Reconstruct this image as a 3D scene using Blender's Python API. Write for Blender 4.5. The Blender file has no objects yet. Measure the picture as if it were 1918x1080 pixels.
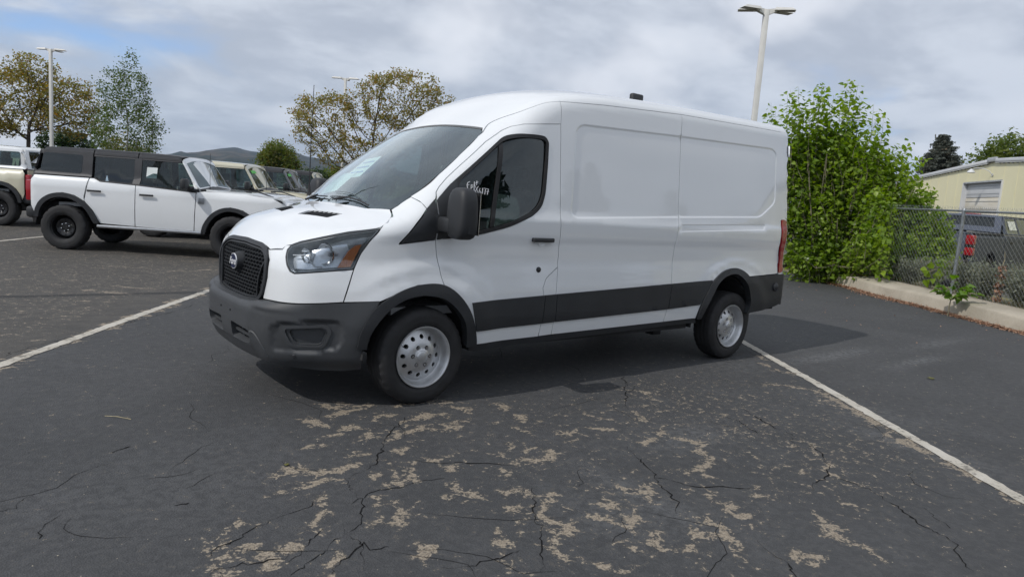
import bpy, bmesh, math, random
import numpy as np
from mathutils import Vector, Matrix
from mathutils.geometry import delaunay_2d_cdt
random.seed(7); rng=np.random.default_rng(7)
SC=bpy.context.scene; COL=SC.collection
# ---------------------------------------------------------------- camera
yaw,pitch,roll=-0.6881,-0.1303,0.0734
cy,sy=math.cos(yaw),math.sin(yaw); cp,sp=math.cos(pitch),math.sin(pitch)
fw=Vector((-sy*cp,cy*cp,sp)); rt=Vector((cy,sy,0)); up=rt.cross(fw)
r2=math.cos(roll)*rt+math.sin(roll)*up; u2=-math.sin(roll)*rt+math.cos(roll)*up
cam=bpy.data.cameras.new('camera'); camo=bpy.data.objects.new('camera',cam); COL.objects.link(camo)
camo.matrix_world=Matrix(((r2.x,u2.x,-fw.x,-2.7219),(r2.y,u2.y,-fw.y,-5.2397),(r2.z,u2.z,-fw.z,1.5443),(0,0,0,1)))
cam.sensor_width=36; cam.lens=36*1344.68/1918; cam.clip_start=.05; cam.clip_end=30000
SC.camera=camo
# ---------------------------------------------------------------- world, sun, exposure
SUN_DIR=Vector((-1.03,0.03,1.0)).normalized()
elev=math.asin(SUN_DIR.z); azim=math.atan2(SUN_DIR.x,SUN_DIR.y)
w=bpy.data.worlds.new('World'); SC.world=w; w.use_nodes=True
nt=w.node_tree; N=nt.nodes; L=nt.links; N.clear()
def nd(t,**k):
    n=N.new(t)
    for a,b in k.items(): setattr(n,a,b)
    return n
def lk(a,b): L.new(a,b)
def mth(op,a,b=None,c=None):
    n=N.new('ShaderNodeMath'); n.operation=op
    for i,v in enumerate((a,b,c)):
        if v is None: continue
        if hasattr(v,'links'): L.new(v,n.inputs[i])
        else: n.inputs[i].default_value=v
    return n.outputs[0]
def mixc(f,a,b):
    n=N.new('ShaderNodeMix'); n.data_type='RGBA'; n.clamp_factor=True
    for s,v in ((n.inputs[0],f),(n.inputs[6],a),(n.inputs[7],b)):
        if hasattr(v,'links'): L.new(v,s)
        elif isinstance(v,(int,float)): s.default_value=v
        else: s.default_value=(*v,1)
    return n.outputs[2]
sky=nd('ShaderNodeTexSky',sky_type='NISHITA',sun_disc=False,sun_elevation=elev,sun_rotation=azim,altitude=1600,air_density=1.0,dust_density=1.2,ozone_density=1.2)
tc=nd('ShaderNodeTexCoord'); sep=nd('ShaderNodeSeparateXYZ'); lk(tc.outputs['Generated'],sep.inputs[0])
zz=mth('MAXIMUM',mth('ADD',sep.outputs[2],.26),.08)
comb=nd('ShaderNodeCombineXYZ'); lk(mth('DIVIDE',sep.outputs[0],zz),comb.inputs[0]); lk(mth('DIVIDE',sep.outputs[1],zz),comb.inputs[1])
def noise(vec,sc,det,rough,dist=0,off=(0,0,0),scale=(1,1,1)):
    m=nd('ShaderNodeMapping'); lk(vec,m.inputs[0]); m.inputs[1].default_value=off; m.inputs[3].default_value=scale
    n=nd('ShaderNodeTexNoise'); lk(m.outputs[0],n.inputs[0]); n.inputs['Scale'].default_value=sc; n.inputs['Detail'].default_value=det
    n.inputs['Roughness'].default_value=rough; n.inputs['Distortion'].default_value=dist; return n.outputs[0]
def ramp(v,a,b,smooth=True):
    n=nd('ShaderNodeMapRange'); n.interpolation_type='SMOOTHSTEP' if smooth else 'LINEAR'
    lk(v,n.inputs[0]); n.inputs[1].default_value=a; n.inputs[2].default_value=b; return n.outputs[0]
cv=comb.outputs[0]
big=noise(cv,.75,4,.5,.3,off=(3.1,1.7,0),scale=(1,1.25,1))
med=noise(cv,1.5,5,.56,.35,off=(7.3,2.2,0),scale=(1,1.2,1))
fine=noise(cv,4.6,5,.6,.3,off=(1.3,5.2,0))
cover=mth('ADD',mth('MULTIPLY',big,.62),mth('MULTIPLY',med,.38))
cmask=ramp(cover,.29,.43)
shade=ramp(mth('ADD',mth('MULTIPLY',med,.7),mth('MULTIPLY',fine,.3)),.41,.60)
# low blue band in the gap under the cloud deck
ccol=mixc(shade,(3.15,3.4,3.85),(4.5,4.75,5.15))
bright=ramp(noise(cv,1.1,4,.5,.4,off=(0.4,9.2,0)),.50,.63)
ccol=mixc(mth('MULTIPLY',bright,.75),ccol,(5.9,6.0,6.25))
gm=nd('ShaderNodeMix',data_type='RGBA',blend_type='MULTIPLY'); gm.inputs[0].default_value=1; lk(sky.outputs[0],gm.inputs[6]); gm.inputs[7].default_value=(.80,.88,1.02,1)
col=mixc(mth('MULTIPLY',cmask,.93),gm.outputs[2],ccol)
bg=nd('ShaderNodeBackground'); bg.inputs[1].default_value=.137; lk(col,bg.inputs[0])
wo=nd('ShaderNodeOutputWorld'); lk(bg.outputs[0],wo.inputs[0])
sd=bpy.data.lights.new('sun','SUN'); sd.energy=2.0; sd.angle=math.radians(.6); sd.color=(1,.965,.92)
so=bpy.data.objects.new('sun',sd); COL.objects.link(so); so.rotation_euler=SUN_DIR.to_track_quat('Z','Y').to_euler()
SC.view_settings.view_transform='Standard'; SC.view_settings.look='None'; SC.view_settings.exposure=.27; SC.view_settings.gamma=1
SC.view_settings.use_curve_mapping=False
SC.cycles.max_bounces=8; SC.cycles.transparent_max_bounces=24; SC.cycles.caustics_reflective=False; SC.cycles.caustics_refractive=False
# ---------------------------------------------------------------- materials
MAT={}
class NT:
    """small helper round a material's node tree"""
    def __init__(s,name):
        s.m=bpy.data.materials.new(name); s.m.use_nodes=True; s.t=s.m.node_tree; s.b=s.t.nodes['Principled BSDF']; MAT[name]=s.m
        s.out=s.t.nodes['Material Output']
    def n(s,t,**k):
        x=s.t.nodes.new(t)
        for a,b in k.items(): setattr(x,a,b)
        return x
    def l(s,a,b): s.t.links.new(a,b)
    def set(s,**k):
        for a,b in k.items(): s.b.inputs[a.replace('_',' ')].default_value=b
    def co(s,kind='Object'):
        return s.n('ShaderNodeTexCoord').outputs[kind]
    def noise(s,vec,sc,det=3,ro=.5,dist=0,sx=(1,1,1)):
        if sx!=(1,1,1):
            m=s.n('ShaderNodeMapping'); s.l(vec,m.inputs[0]); m.inputs[3].default_value=sx; vec=m.outputs[0]
        x=s.n('ShaderNodeTexNoise'); s.l(vec,x.inputs[0]); x.inputs['Scale'].default_value=sc; x.inputs['Detail'].default_value=det
        x.inputs['Roughness'].default_value=ro; x.inputs['Distortion'].default_value=dist; return x.outputs[0]
    def mr(s,v,a,b,c=0,d=1,sm=True):
        x=s.n('ShaderNodeMapRange'); x.interpolation_type='SMOOTHSTEP' if sm else 'LINEAR'; s.l(v,x.inputs[0])
        for i,k in enumerate((a,b,c,d)): x.inputs[i+1].default_value=k
        return x.outputs[0]
    def ma(s,op,a,b=0.0):
        x=s.n('ShaderNodeMath',operation=op)
        for i,v in enumerate((a,b)):
            if hasattr(v,'links'): s.l(v,x.inputs[i])
            else: x.inputs[i].default_value=v
        return x.outputs[0]
    def mix(s,f,a,b,mode='MIX'):
        x=s.n('ShaderNodeMix',data_type='RGBA',blend_type=mode)
        for q,v in ((x.inputs[0],f),(x.inputs[6],a),(x.inputs[7],b)):
            if hasattr(v,'links'): s.l(v,q)
            elif isinstance(v,(int,float)): q.default_value=v
            else: q.default_value=(*v,1)
        return x.outputs[2]
    def col(s,v): s.l(v,s.b.inputs['Base Color'])
    def bump(s,h,st=.3,d=.01):
        x=s.n('ShaderNodeBump'); s.l(h,x.inputs['Height']); x.inputs['Strength'].default_value=st; x.inputs['Distance'].default_value=d; s.l(x.outputs[0],s.b.inputs['Normal'])
def paint(name,c,rough=.30,coat=1.0,metal=0):
    m=NT(name); m.set(Roughness=rough,Metallic=metal,Coat_Weight=coat,Coat_Roughness=.02)
    co=m.co(); n=m.noise(co,1.7,4,.6); n2=m.noise(co,.8,2,.5)
    d=m.ma('MULTIPLY',m.mr(n,.35,.75),.10); lowz=m.n('ShaderNodeSeparateXYZ'); m.l(co,lowz.inputs[0])
    m.col(m.mix(d,c,tuple(x*.82+.02 for x in c)))
    r=m.mr(n2,.3,.7,rough-.02,rough+.04); m.l(r,m.b.inputs['Roughness'])
    return m.m
def plain(name,c,rough=.5,metal=0,var=.15,sc=8,bump=0,bsc=200,spec=.5):
    m=NT(name); m.set(Roughness=rough,Metallic=metal,Specular_IOR_Level=spec)
    co=m.co(); n=m.noise(co,sc,4,.6)
    m.col(m.mix(m.mr(n,.3,.7),tuple(x*(1-var) for x in c),tuple(min(1,x*(1+var)) for x in c)))
    if bump: m.bump(m.noise(co,bsc,3,.6),bump,.004)
    return m.m
def glass(name,tint=(.75,.85,.83),refl=1.0,rough=.0,ior=1.52,gain=1.7):
    m=NT(name); t=m.t; t.nodes.remove(m.b)
    tr=m.n('ShaderNodeBsdfTransparent'); tr.inputs[0].default_value=(*tint,1)
    gl=m.n('ShaderNodeBsdfGlossy'); gl.inputs['Roughness'].default_value=rough; gl.inputs[0].default_value=(refl*.90,refl*.98,refl,1)
    fr=m.n('ShaderNodeFresnel'); fr.inputs[0].default_value=ior
    f2=m.ma('MINIMUM',m.ma('MULTIPLY',fr.outputs[0],gain),1.0)
    mx=m.n('ShaderNodeMixShader'); m.l(f2,mx.inputs[0]); m.l(tr.outputs[0],mx.inputs[1]); m.l(gl.outputs[0],mx.inputs[2]); m.l(mx.outputs[0],m.out.inputs[0])
    return m.m
paint('white_paint',(.79,.81,.82)); paint('cream_paint',(.58,.55,.42)); paint('grey_paint',(.10,.105,.115),.3,.8,.3); paint('truck_paint',(.085,.100,.135),.55,.10,.0); MAT['truck_paint'].node_tree.nodes['Principled BSDF'].inputs['Specular IOR Level'].default_value=.15
paint('white_paint_b',(.79,.81,.82)); paint('black_gloss',(.02,.02,.023),.15)
plain('black_plastic',(.022,.024,.027),.55,var=.15,sc=3,bump=.25,bsc=420)
plain('bumper_plastic',(.050,.053,.057),.52,var=.12,sc=2.5,bump=.3,bsc=380)
plain('hardtop',(.035,.036,.04),.5,var=.1,sc=4,bump=.15,bsc=300)
plain('rubber',(.018,.018,.019),.75,var=.25,sc=9,bump=.2,bsc=150)
plain('seal',(.012,.012,.013),.6); plain('dark_void',(.008,.008,.009),.9)
plain('liner',(.02,.02,.021),.95,var=.3,sc=5)
plain('silver',(.56,.57,.58),.36,.75,.06,12); plain('chrome',(.8,.8,.8),.12,1,.02); plain('lug',(.55,.55,.55),.22,1,.1)
plain('black_wheel',(.02,.02,.021),.28,.2)
plain('interior',(.30,.305,.31),.8,var=.2); plain('seat_cloth',(.24,.245,.25),.9,var=.2,sc=30); plain('headliner',(.36,.36,.35),.9,var=.05)
plain('bulkhead',(.45,.46,.47),.7); plain('paper',(.75,.80,.78),.7,var=.04,sc=6); plain('green_card',(.12,.55,.10),.6,var=.05)
plain('blue_ink_and_reflection',(.05,.25,.62),.6,var=.1); plain('marker_white',(.85,.86,.88),.6,var=.02); plain('badge_blue',(.005,.012,.05),.35); plain('badge_white',(.82,.83,.85),.25,.2)
plain('pole_paint',(.66,.65,.61),.45,var=.06,sc=2); plain('lens_grey',(.30,.29,.27),.4)
plain('galv',(.32,.34,.355),.38,.7,.15,20); plain('galv_dark',(.28,.29,.30),.45,.6,.2,20)
plain('step_metal',(.45,.46,.47),.3,.85,.1,10)
plain('stalk',(.42,.36,.22),.9,var=.25); plain('twig_brown',(.22,.17,.12),.9,var=.3)
glass('windscreen_glass',(.76,.97,.95),gain=1.9); glass('door_glass',(.12,.15,.145),gain=1.6); glass('suv_glass',(.58,.74,.73),gain=1.2); glass('suv_windscreen',(.20,.28,.28),.8,gain=1.3); glass('privacy_glass',(.035,.038,.042),.9); glass('lens_clear',(.93,.95,.96))
m=NT('tail_red'); m.set(Base_Color=(.32,.010,.018,1),Roughness=.2,Coat_Weight=.4); v=m.n('ShaderNodeTexVoronoi'); v.inputs['Scale'].default_value=60; m.l(m.co(),v.inputs[0]); m.bump(v.outputs[0],.1,.004)
m=NT('amber'); m.set(Base_Color=(.80,.22,.03,1),Roughness=.3,Coat_Weight=.5); v=m.n('ShaderNodeTexWave'); v.inputs['Scale'].default_value=30; m.l(m.co(),v.inputs[0]); m.bump(v.outputs[1],.3,.01)
plain('reflector_silver',(.62,.66,.72),.28,.6,.08,20); plain('lamp_white',(.72,.74,.78),.3)
def bark(name,a,b,sc=6):
    m=NT(name); m.set(Roughness=.9); co=m.co(); n=m.noise(co,sc,5,.65,.5,(1,1,.25)); m.col(m.mix(m.mr(n,.35,.65),a,b)); m.bump(n,.8,.03)
bark('bark_dark',(.035,.028,.022),(.10,.085,.07)); bark('bark_pale',(.22,.22,.19),(.42,.41,.36),5); bark('bark_stem',(.12,.11,.07),(.25,.22,.15),9)
def leaf(name,cols,trans=.35,rough=.45,spec=.4):
    """colour differs leaf by leaf (random per island) and clump by clump (noise)"""
    m=NT(name); m.set(Roughness=rough,Specular_IOR_Level=spec)
    g=m.n('ShaderNodeNewGeometry'); cr=m.n('ShaderNodeValToRGB'); co=m.co()
    nz=m.noise(co,.9,3,.6); v=m.ma('ADD',m.ma('MULTIPLY',g.outputs['Random Per Island'],.62),m.ma('MULTIPLY',m.mr(nz,.3,.7),.38))
    m.l(v,cr.inputs[0]); el=cr.color_ramp.elements
    while len(el)<len(cols): el.new(.5)
    for e,(p,c) in zip(el,cols): e.position=p; e.color=(*c,1)
    m.col(cr.outputs[0])
    tl=m.n('ShaderNodeBsdfTranslucent'); 
    hs=m.n('ShaderNodeHueSaturation'); hs.inputs['Value'].default_value=1.5; hs.inputs['Saturation'].default_value=1.15; m.l(cr.outputs[0],hs.inputs['Color']); m.l(hs.outputs[0],tl.inputs[0])
    mx=m.n('ShaderNodeMixShader'); mx.inputs[0].default_value=trans; m.l(m.b.outputs[0],mx.inputs[1]); m.l(tl.outputs[0],mx.inputs[2]); m.l(mx.outputs[0],m.out.inputs[0])
leaf('leaf_cottonwood',[(0,(.10,.175,.022)),(.35,(.17,.26,.032)),(.75,(.25,.35,.045)),(.965,(.33,.42,.07)),(1,(.48,.38,.08))],.48,.32,.45)
leaf('leaf_locust',[(0,(.13,.14,.038)),(.5,(.22,.205,.06)),(.85,(.30,.25,.07)),(1,(.40,.25,.07))],.5)
leaf('leaf_locust_orange',[(0,(.20,.15,.04)),(.5,(.30,.19,.05)),(1,(.42,.22,.06))],.45)
leaf('leaf_aspen',[(0,(.055,.090,.025)),(.5,(.095,.14,.034)),(1,(.15,.19,.045))],.4)
leaf('leaf_green',[(0,(.06,.10,.02)),(.5,(.12,.165,.03)),(1,(.20,.22,.045))],.4)
leaf('leaf_deep',[(0,(.018,.038,.014)),(.5,(.035,.065,.02)),(1,(.06,.095,.028))],.25)
leaf('leaf_yellow',[(0,(.10,.11,.03)),(.5,(.18,.17,.045)),(1,(.32,.25,.05))],.3)
leaf('needle_blue',[(0,(.055,.068,.056)),(.55,(.09,.103,.085)),(.85,(.13,.13,.10)),(1,(.22,.15,.09))],.25,.6,.3)
leaf('needle_dark',[(0,(.012,.022,.012)),(1,(.035,.055,.028))],.1,.6,.3)
leaf('weed_grey',[(0,(.12,.14,.10)),(.5,(.20,.22,.16)),(1,(.30,.30,.21))],.3)
leaf('litter',[(0,(.14,.08,.05)),(.4,(.30,.17,.11)),(.8,(.44,.28,.19)),(1,(.55,.45,.36))],.1,.8,.2)
leaf('leaf_sapling',[(0,(.12,.22,.03)),(.6,(.19,.32,.045)),(.93,(.26,.38,.06)),(1,(.36,.19,.09))],.45,.35,.5)
# asphalt
m=NT('asphalt'); m.set(Specular_IOR_Level=.35); co=m.co()
n1=m.noise(co,.55,5,.6,.4); n2=m.noise(co,2.2,5,.6,.3); ag=m.n('ShaderNodeTexVoronoi'); ag.inputs['Scale'].default_value=120; m.l(co,ag.inputs[0])
nf=m.noise(co,55,4,.7); nf2=m.noise(co,17,6,.72,.6); nf3=m.noise(co,5,5,.65,.8)
base=m.mix(m.mr(n1,.3,.7),(.050,.051,.0525),(.068,.0685,.070))
base=m.mix(m.ma('MULTIPLY',m.mr(n2,.52,.75),.35),base,(.098,.10,.105))
base=m.mix(m.ma('MULTIPLY',m.mr(nf,.42,.72),.55),base,(.095,.095,.096)); base=m.mix(m.ma('MULTIPLY',m.mr(nf2,.58,.40),.45),base,(.036,.037,.039))
at=m.n('ShaderNodeAttribute'); at.attribute_name='wear'; sc_=m.n('ShaderNodeAttribute'); sc_.attribute_name='scuff'; rg=m.n('ShaderNodeAttribute'); rg.attribute_name='old'
# older, browner stretch of asphalt behind the left-hand line
base=m.mix(rg.outputs['Fac'],base,m.mix(m.mr(nf3,.3,.7),(.060,.057,.053),(.085,.079,.071)))
base=m.mix(m.ma('MULTIPLY',sc_.outputs['Fac'],m.mr(nf2,.35,.6)),base,(.15,.152,.155))
th=m.ma('ADD',m.ma('ADD',m.ma('MULTIPLY',nf2,.62),m.ma('MULTIPLY',nf3,.38)),m.ma('MULTIPLY',m.ma('SUBTRACT',nf,.5),.25))
wn=m.n('ShaderNodeMix',data_type='VECTOR'); wn.inputs[0].default_value=.06; m.l(co,wn.inputs[4]); nc=m.n('ShaderNodeTexNoise'); nc.inputs['Scale'].default_value=6; nc.inputs['Detail'].default_value=4; m.l(co,nc.inputs[0]); m.l(nc.outputs['Color'],wn.inputs[5])
ve=m.n('ShaderNodeTexVoronoi',feature='DISTANCE_TO_EDGE'); ve.inputs['Scale'].default_value=5.5; m.l(wn.outputs[1],ve.inputs[0]); ve2=m.n('ShaderNodeTexVoronoi',feature='DISTANCE_TO_EDGE'); ve2.inputs['Scale'].default_value=13; m.l(wn.outputs[1],ve2.inputs[0])
vein=m.ma('ADD',m.mr(ve.outputs[0],.0,.09,.20,0),m.mr(ve2.outputs[0],.0,.10,.13,0))
vv=m.ma('ADD',m.ma('ADD',m.ma('MULTIPLY',m.ma('SUBTRACT',nf2,.5),2.5),m.ma('MULTIPLY',m.ma('SUBTRACT',nf3,.5),.5)),m.ma('ADD',m.ma('MULTIPLY',m.ma('SUBTRACT',nf,.5),1.15),at.outputs['Fac']))
wm=m.mr(m.ma('ADD',vv,vein),.575,.69)
spk=m.mr(m.noise(co,34,2,.5),.80,.84); 
tan=m.mix(m.mr(ag.outputs['Distance'],.2,.8),(.27,.222,.165),(.115,.097,.076)); tan=m.mix(m.mr(nf,.35,.7),tan,(.34,.29,.225))
wm2=m.ma('MAXIMUM',wm,m.ma('MULTIPLY',spk,.7))
base=m.mix(m.ma('MULTIPLY',m.mr(m.ma('ADD',vv,vein),.30,.62),.55),base,(.088,.080,.069)); m.col(m.mix(wm2,base,tan)); m.l(m.mr(nf,.3,.7,.72,.9),m.b.inputs['Roughness'])
hh=m.ma('ADD',m.ma('MULTIPLY',ag.outputs['Distance'],1.0),m.ma('SUBTRACT',m.ma('MULTIPLY',nf,.7),m.ma('MULTIPLY',wm,1.2))); m.bump(hh,.45,.006)
m=NT('crack'); m.set(Base_Color=(.012,.012,.012,1),Roughness=1,Specular_IOR_Level=.1)
m=NT('line_paint'); m.set(Roughness=.85); co=m.co(); a=m.noise(co,22,5,.7,.5); b=m.noise(co,3,4,.6); d=m.noise(co,90,3,.6)
s_=m.mr(m.ma('ADD',m.ma('MULTIPLY',a,.6),m.ma('MULTIPLY',b,.4)),.52,.60)
m.col(m.mix(m.ma('MAXIMUM',m.ma('MULTIPLY',s_,.85),m.ma('MULTIPLY',m.mr(d,.6,.72),.6)),m.mix(m.mr(b,.3,.7),(.52,.49,.43),(.42,.385,.32)),(.14,.128,.11))); m.bump(a,.3,.004)
m=NT('concrete'); m.set(Roughness=.9); co=m.co(); a=m.noise(co,1.3,5,.65,.4); b=m.noise(co,40,4,.7); c=m.noise(co,6,5,.7)
cc=m.mix(m.mr(a,.3,.7),(.34,.30,.235),(.44,.39,.31)); cc=m.mix(m.ma('MULTIPLY',m.mr(c,.5,.75),.4),cc,(.26,.23,.18)); m.col(m.mix(m.ma('MULTIPLY',m.mr(b,.4,.7),.3),cc,(.52,.47,.39))); m.bump(m.ma('ADD',b,m.ma('MULTIPLY',c,2)),.35,.01)
m=NT('dirt'); m.set(Roughness=1); co=m.co(); a=m.noise(co,.3,6,.65,.3); b=m.noise(co,9,5,.7); m.col(m.mix(m.mr(a,.35,.65),m.mix(b,(.20,.16,.10),(.30,.25,.17)),m.mix(b,(.10,.12,.04),(.18,.17,.07)))); m.bump(b,.6,.03)
m=NT('metal_wall'); m.set(Roughness=.5); co=m.co(); a=m.noise(co,.5,4,.6); b=m.noise(co,3,4,.6,0,(1,1,.1)); m.col(m.mix(m.mr(a,.3,.7),m.mix(m.ma('MULTIPLY',b,.3),(.76,.71,.46),(.68,.63,.41)),(.79,.74,.49)))
m=NT('garage_panel'); m.set(Roughness=.55); co=m.co(); a=m.noise(co,1.2,4,.6,0,(1,1,3)); m.col(m.mix(m.mr(a,.35,.65),(.62,.57,.46),(.70,.66,.58)))
plain('trim_white',(.62,.63,.64),.4,var=.06,sc=1); m=NT('gravel'); m.set(Roughness=.95); co=m.co(); a=m.noise(co,.6,5,.6); b=m.noise(co,30,4,.7); m.col(m.mix(m.mr(a,.3,.7),m.mix(b,(.06,.06,.06),(.09,.088,.085)),m.mix(b,(.08,.08,.075),(.11,.105,.10)))); m.bump(b,.5,.01)
plain('roof_metal',(.45,.46,.47),.4,.4)
m=NT('hill'); m.set(Roughness=1,Specular_IOR_Level=0); co=m.co(); a=m.noise(co,.0035,6,.62,.4); b=m.noise(co,.02,5,.7); c=m.noise(co,.0012,4,.6)
hc=m.mix(m.mr(m.ma('ADD',m.ma('MULTIPLY',a,.6),m.ma('MULTIPLY',b,.4)),.46,.60),(.026,.036,.026),(.12,.095,.068)); m.col(m.mix(m.ma('MULTIPLY',m.mr(c,.45,.6),.6),hc,(.035,.042,.030)))
# ---------------------------------------------------------------- helpers
def link(o,parent=None):
    COL.objects.link(o)
    if parent is not None: o.parent=parent
    return o
def tag(o,label=None,cat=None,group=None,kind=None):
    for k,v in (('label',label),('category',cat),('group',group),('kind',kind)):
        if v: o[k]=v
    return o
def empty(name,loc=(0,0,0),rz=0,**k):
    o=bpy.data.objects.new(name,None); o.empty_display_size=.2; COL.objects.link(o); o.location=loc; o.rotation_euler=(0,0,rz); return tag(o,**k)
def mesh_obj(name,V,Fc,mat,parent=None,smooth=False,normals=None,mats=None,mi=None):
    me=bpy.data.meshes.new(name); V=np.asarray(V,float)
    me.from_pydata([tuple(v) for v in V.tolist()],[],[tuple(f) for f in Fc])
    if smooth: me.polygons.foreach_set('use_smooth',[True]*len(me.polygons))
    for mm in ([mat] if mats is None else mats): me.materials.append(MAT[mm])
    if mi is not None: me.polygons.foreach_set('material_index',mi)
    me.update()
    if normals is not None: me.normals_split_custom_set_from_vertices([tuple(n) for n in np.asarray(normals).tolist()])
    return link(bpy.data.objects.new(name,me),parent)
def fast_mesh(name,V,tris,mat,parent=None,smooth=False):
    """large triangle/quad soups from numpy arrays"""
    V=np.asarray(V,np.float32); tris=np.asarray(tris,np.int32); k=tris.shape[1]
    me=bpy.data.meshes.new(name); me.vertices.add(len(V)); me.vertices.foreach_set('co',V.ravel())
    me.loops.add(tris.size); me.loops.foreach_set('vertex_index',tris.ravel()); me.polygons.add(len(tris))
    me.polygons.foreach_set('loop_start',np.arange(0,tris.size,k,dtype=np.int32)); 
    if smooth: me.polygons.foreach_set('use_smooth',np.ones(len(tris),bool))
    me.materials.append(MAT[mat]); me.update(calc_edges=True); me.validate()
    return link(bpy.data.objects.new(name,me),parent)
class MB:
    """collects boxes, tubes, lathes and prisms; build() links them as one mesh object"""
    def __init__(s): s.V=[];s.F=[]
    def add(s,V,F):
        o=len(s.V); s.V+=[tuple(map(float,v)) for v in V]; s.F+=[tuple(i+o for i in f) for f in F]; return s
    def box(s,c,d,R=None,bev=0):
        x,y,z=d[0]/2,d[1]/2,d[2]/2
        b=min(bev,x*.9,y*.9,z*.9)
        if b<=0:
            V=[(sx*x,sy*y,sz*z) for sx in(-1,1) for sy in(-1,1) for sz in(-1,1)]
            F=[(0,1,3,2),(4,6,7,5),(0,4,5,1),(2,3,7,6),(0,2,6,4),(1,5,7,3)]
        else:
            bm=bmesh.new(); bmesh.ops.create_cube(bm,size=1)
            for v in bm.verts: v.co=Vector((v.co.x*2*x,v.co.y*2*y,v.co.z*2*z))
            bmesh.ops.bevel(bm,geom=bm.edges[:],offset=b,segments=2,affect='EDGES',profile=.5)
            bm.verts.index_update(); V=[v.co[:] for v in bm.verts]; F=[tuple(v.index for v in f.verts) for f in bm.faces]; bm.free()
        M=R if R is not None else Matrix.Identity(3)
        V=[tuple(M@Vector(v)+Vector(c)) for v in V]; return s.add(V,F)
    def tube(s,pts,r,n=8,cap=True,flat=1.0):
        pts=[Vector(p) for p in pts]; rs=r if hasattr(r,'__len__') else [r]*len(pts); V=[];F=[]
        t0=(pts[1]-pts[0]).normalized(); a=t0.orthogonal().normalized()
        for i,p in enumerate(pts):
            t=(pts[min(i+1,len(pts)-1)]-pts[max(i-1,0)]).normalized(); a=(a-t*a.dot(t)); a=a.normalized() if a.length>1e-6 else t.orthogonal().normalized(); b=t.cross(a)
            for k in range(n):
                q=2*math.pi*k/n; V.append(p+rs[i]*(math.cos(q)*a+flat*math.sin(q)*b))
        for i in range(len(pts)-1):
            for k in range(n): F.append((i*n+k,i*n+(k+1)%n,(i+1)*n+(k+1)%n,(i+1)*n+k))
        if cap: F.append(tuple(range(n))[::-1]); F.append(tuple((len(pts)-1)*n+k for k in range(n)))
        return s.add(V,F)
    def lathe(s,prof,o=(0,0,0),ax=(0,1,0),n=48,close=False):
        """prof: (radius, along axis)"""
        ax=Vector(ax).normalized(); a=ax.orthogonal().normalized(); b=ax.cross(a); o=Vector(o); V=[];F=[]; m=len(prof)
        for k in range(n):
            q=2*math.pi*k/n; d=math.cos(q)*a+math.sin(q)*b
            for r,h in prof: V.append(o+r*d+h*ax)
        for k in range(n):
            for i in range(m if close else m-1):
                j=(i+1)%m; F.append((k*m+i,k*m+j,((k+1)%n)*m+j,((k+1)%n)*m+i))
        return s.add(V,F)
    def prism(s,poly,h0,h1,fn):
        """poly 2D points; fn(u,v,h)->xyz"""
        n=len(poly); V=[fn(u,v,h0) for u,v in poly]+[fn(u,v,h1) for u,v in poly]
        F=[tuple(range(n)),tuple(range(n,2*n))[::-1]]+[(i,i+n,(i+1)%n+n,(i+1)%n) for i in range(n)]
        return s.add(V,F)
    def build(s,name,mat,parent=None,smooth=False,recalc=True,auto=None):
        me=bpy.data.meshes.new(name); me.from_pydata(s.V,[],s.F)
        if recalc:
            bm=bmesh.new(); bm.from_mesh(me); bmesh.ops.recalc_face_normals(bm,faces=bm.faces[:])
            if smooth:
                ang=math.radians(auto or 40)
                for f in bm.faces: f.smooth=True
                for e in bm.edges:
                    if len(e.link_faces)==2 and e.calc_face_angle(0)>ang: e.smooth=False
            bm.to_mesh(me); bm.free()
        me.materials.append(MAT[mat]); me.update()
        return link(bpy.data.objects.new(name,me),parent)
def copy_tree(o,parent=None):
    c=o.copy(); COL.objects.link(c)
    if parent is not None: c.parent=parent
    for ch in list(o.children): copy_tree(ch,c)
    return c
# ---- implicit-surface panels: outlines in a 2D projection, dense triangulation, snapped on a body shape F(x,y,z)=0
def pchip(xs,ys):
    xs=np.array(xs,float);ys=np.array(ys,float);h=np.diff(xs);d=np.diff(ys)/h
    m=np.zeros(len(xs))
    for i in range(1,len(xs)-1):
        if d[i-1]*d[i]>0:
            w1=2*h[i]+h[i-1];w2=h[i]+2*h[i-1];m[i]=(w1+w2)/(w1/d[i-1]+w2/d[i])
    m[0]=d[0];m[-1]=d[-1]
    def f(x):
        x=np.asarray(x,float);xc=np.clip(x,xs[0],xs[-1]);i=np.clip(np.searchsorted(xs,xc)-1,0,len(xs)-2)
        t=(xc-xs[i])/h[i]
        r=(2*t**3-3*t**2+1)*ys[i]+(t**3-2*t**2+t)*h[i]*m[i]+(-2*t**3+3*t**2)*ys[i+1]+(t**3-t**2)*h[i]*m[i+1]
        return r+np.where(x<xs[0],(x-xs[0])*m[0],0)+np.where(x>xs[-1],(x-xs[-1])*m[-1],0)
    return f
def smax(a,b,k):
    h=np.clip(.5+.5*(a-b)/k,0,1); return b*(1-h)+a*h+k*h*(1-h)
def sstep(a,b,x):
    t=np.clip((x-a)/(b-a),0,1); return t*t*(3-2*t)
def inpoly(P,poly):
    x,y=P[:,0],P[:,1]; r=np.zeros(len(P),bool); n=len(poly)
    for i in range(n):
        x0,y0=poly[i]; x1,y1=poly[(i+1)%n]
        if y0==y1: continue
        c=((y0>y)!=(y1>y))&(x<(x1-x0)*(y-y0)/(y1-y0)+x0); r^=c
    return r
def segdist(P,segs):
    best=np.full(len(P),1e9)
    for a,b in segs:
        a=np.array(a);b=np.array(b);d=b-a;l=max(d@d,1e-12); t=np.clip(((P-a)@d)/l,0,1); q=a+t[:,None]*d; best=np.minimum(best,np.hypot(*(P-q).T))
    return best
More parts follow.
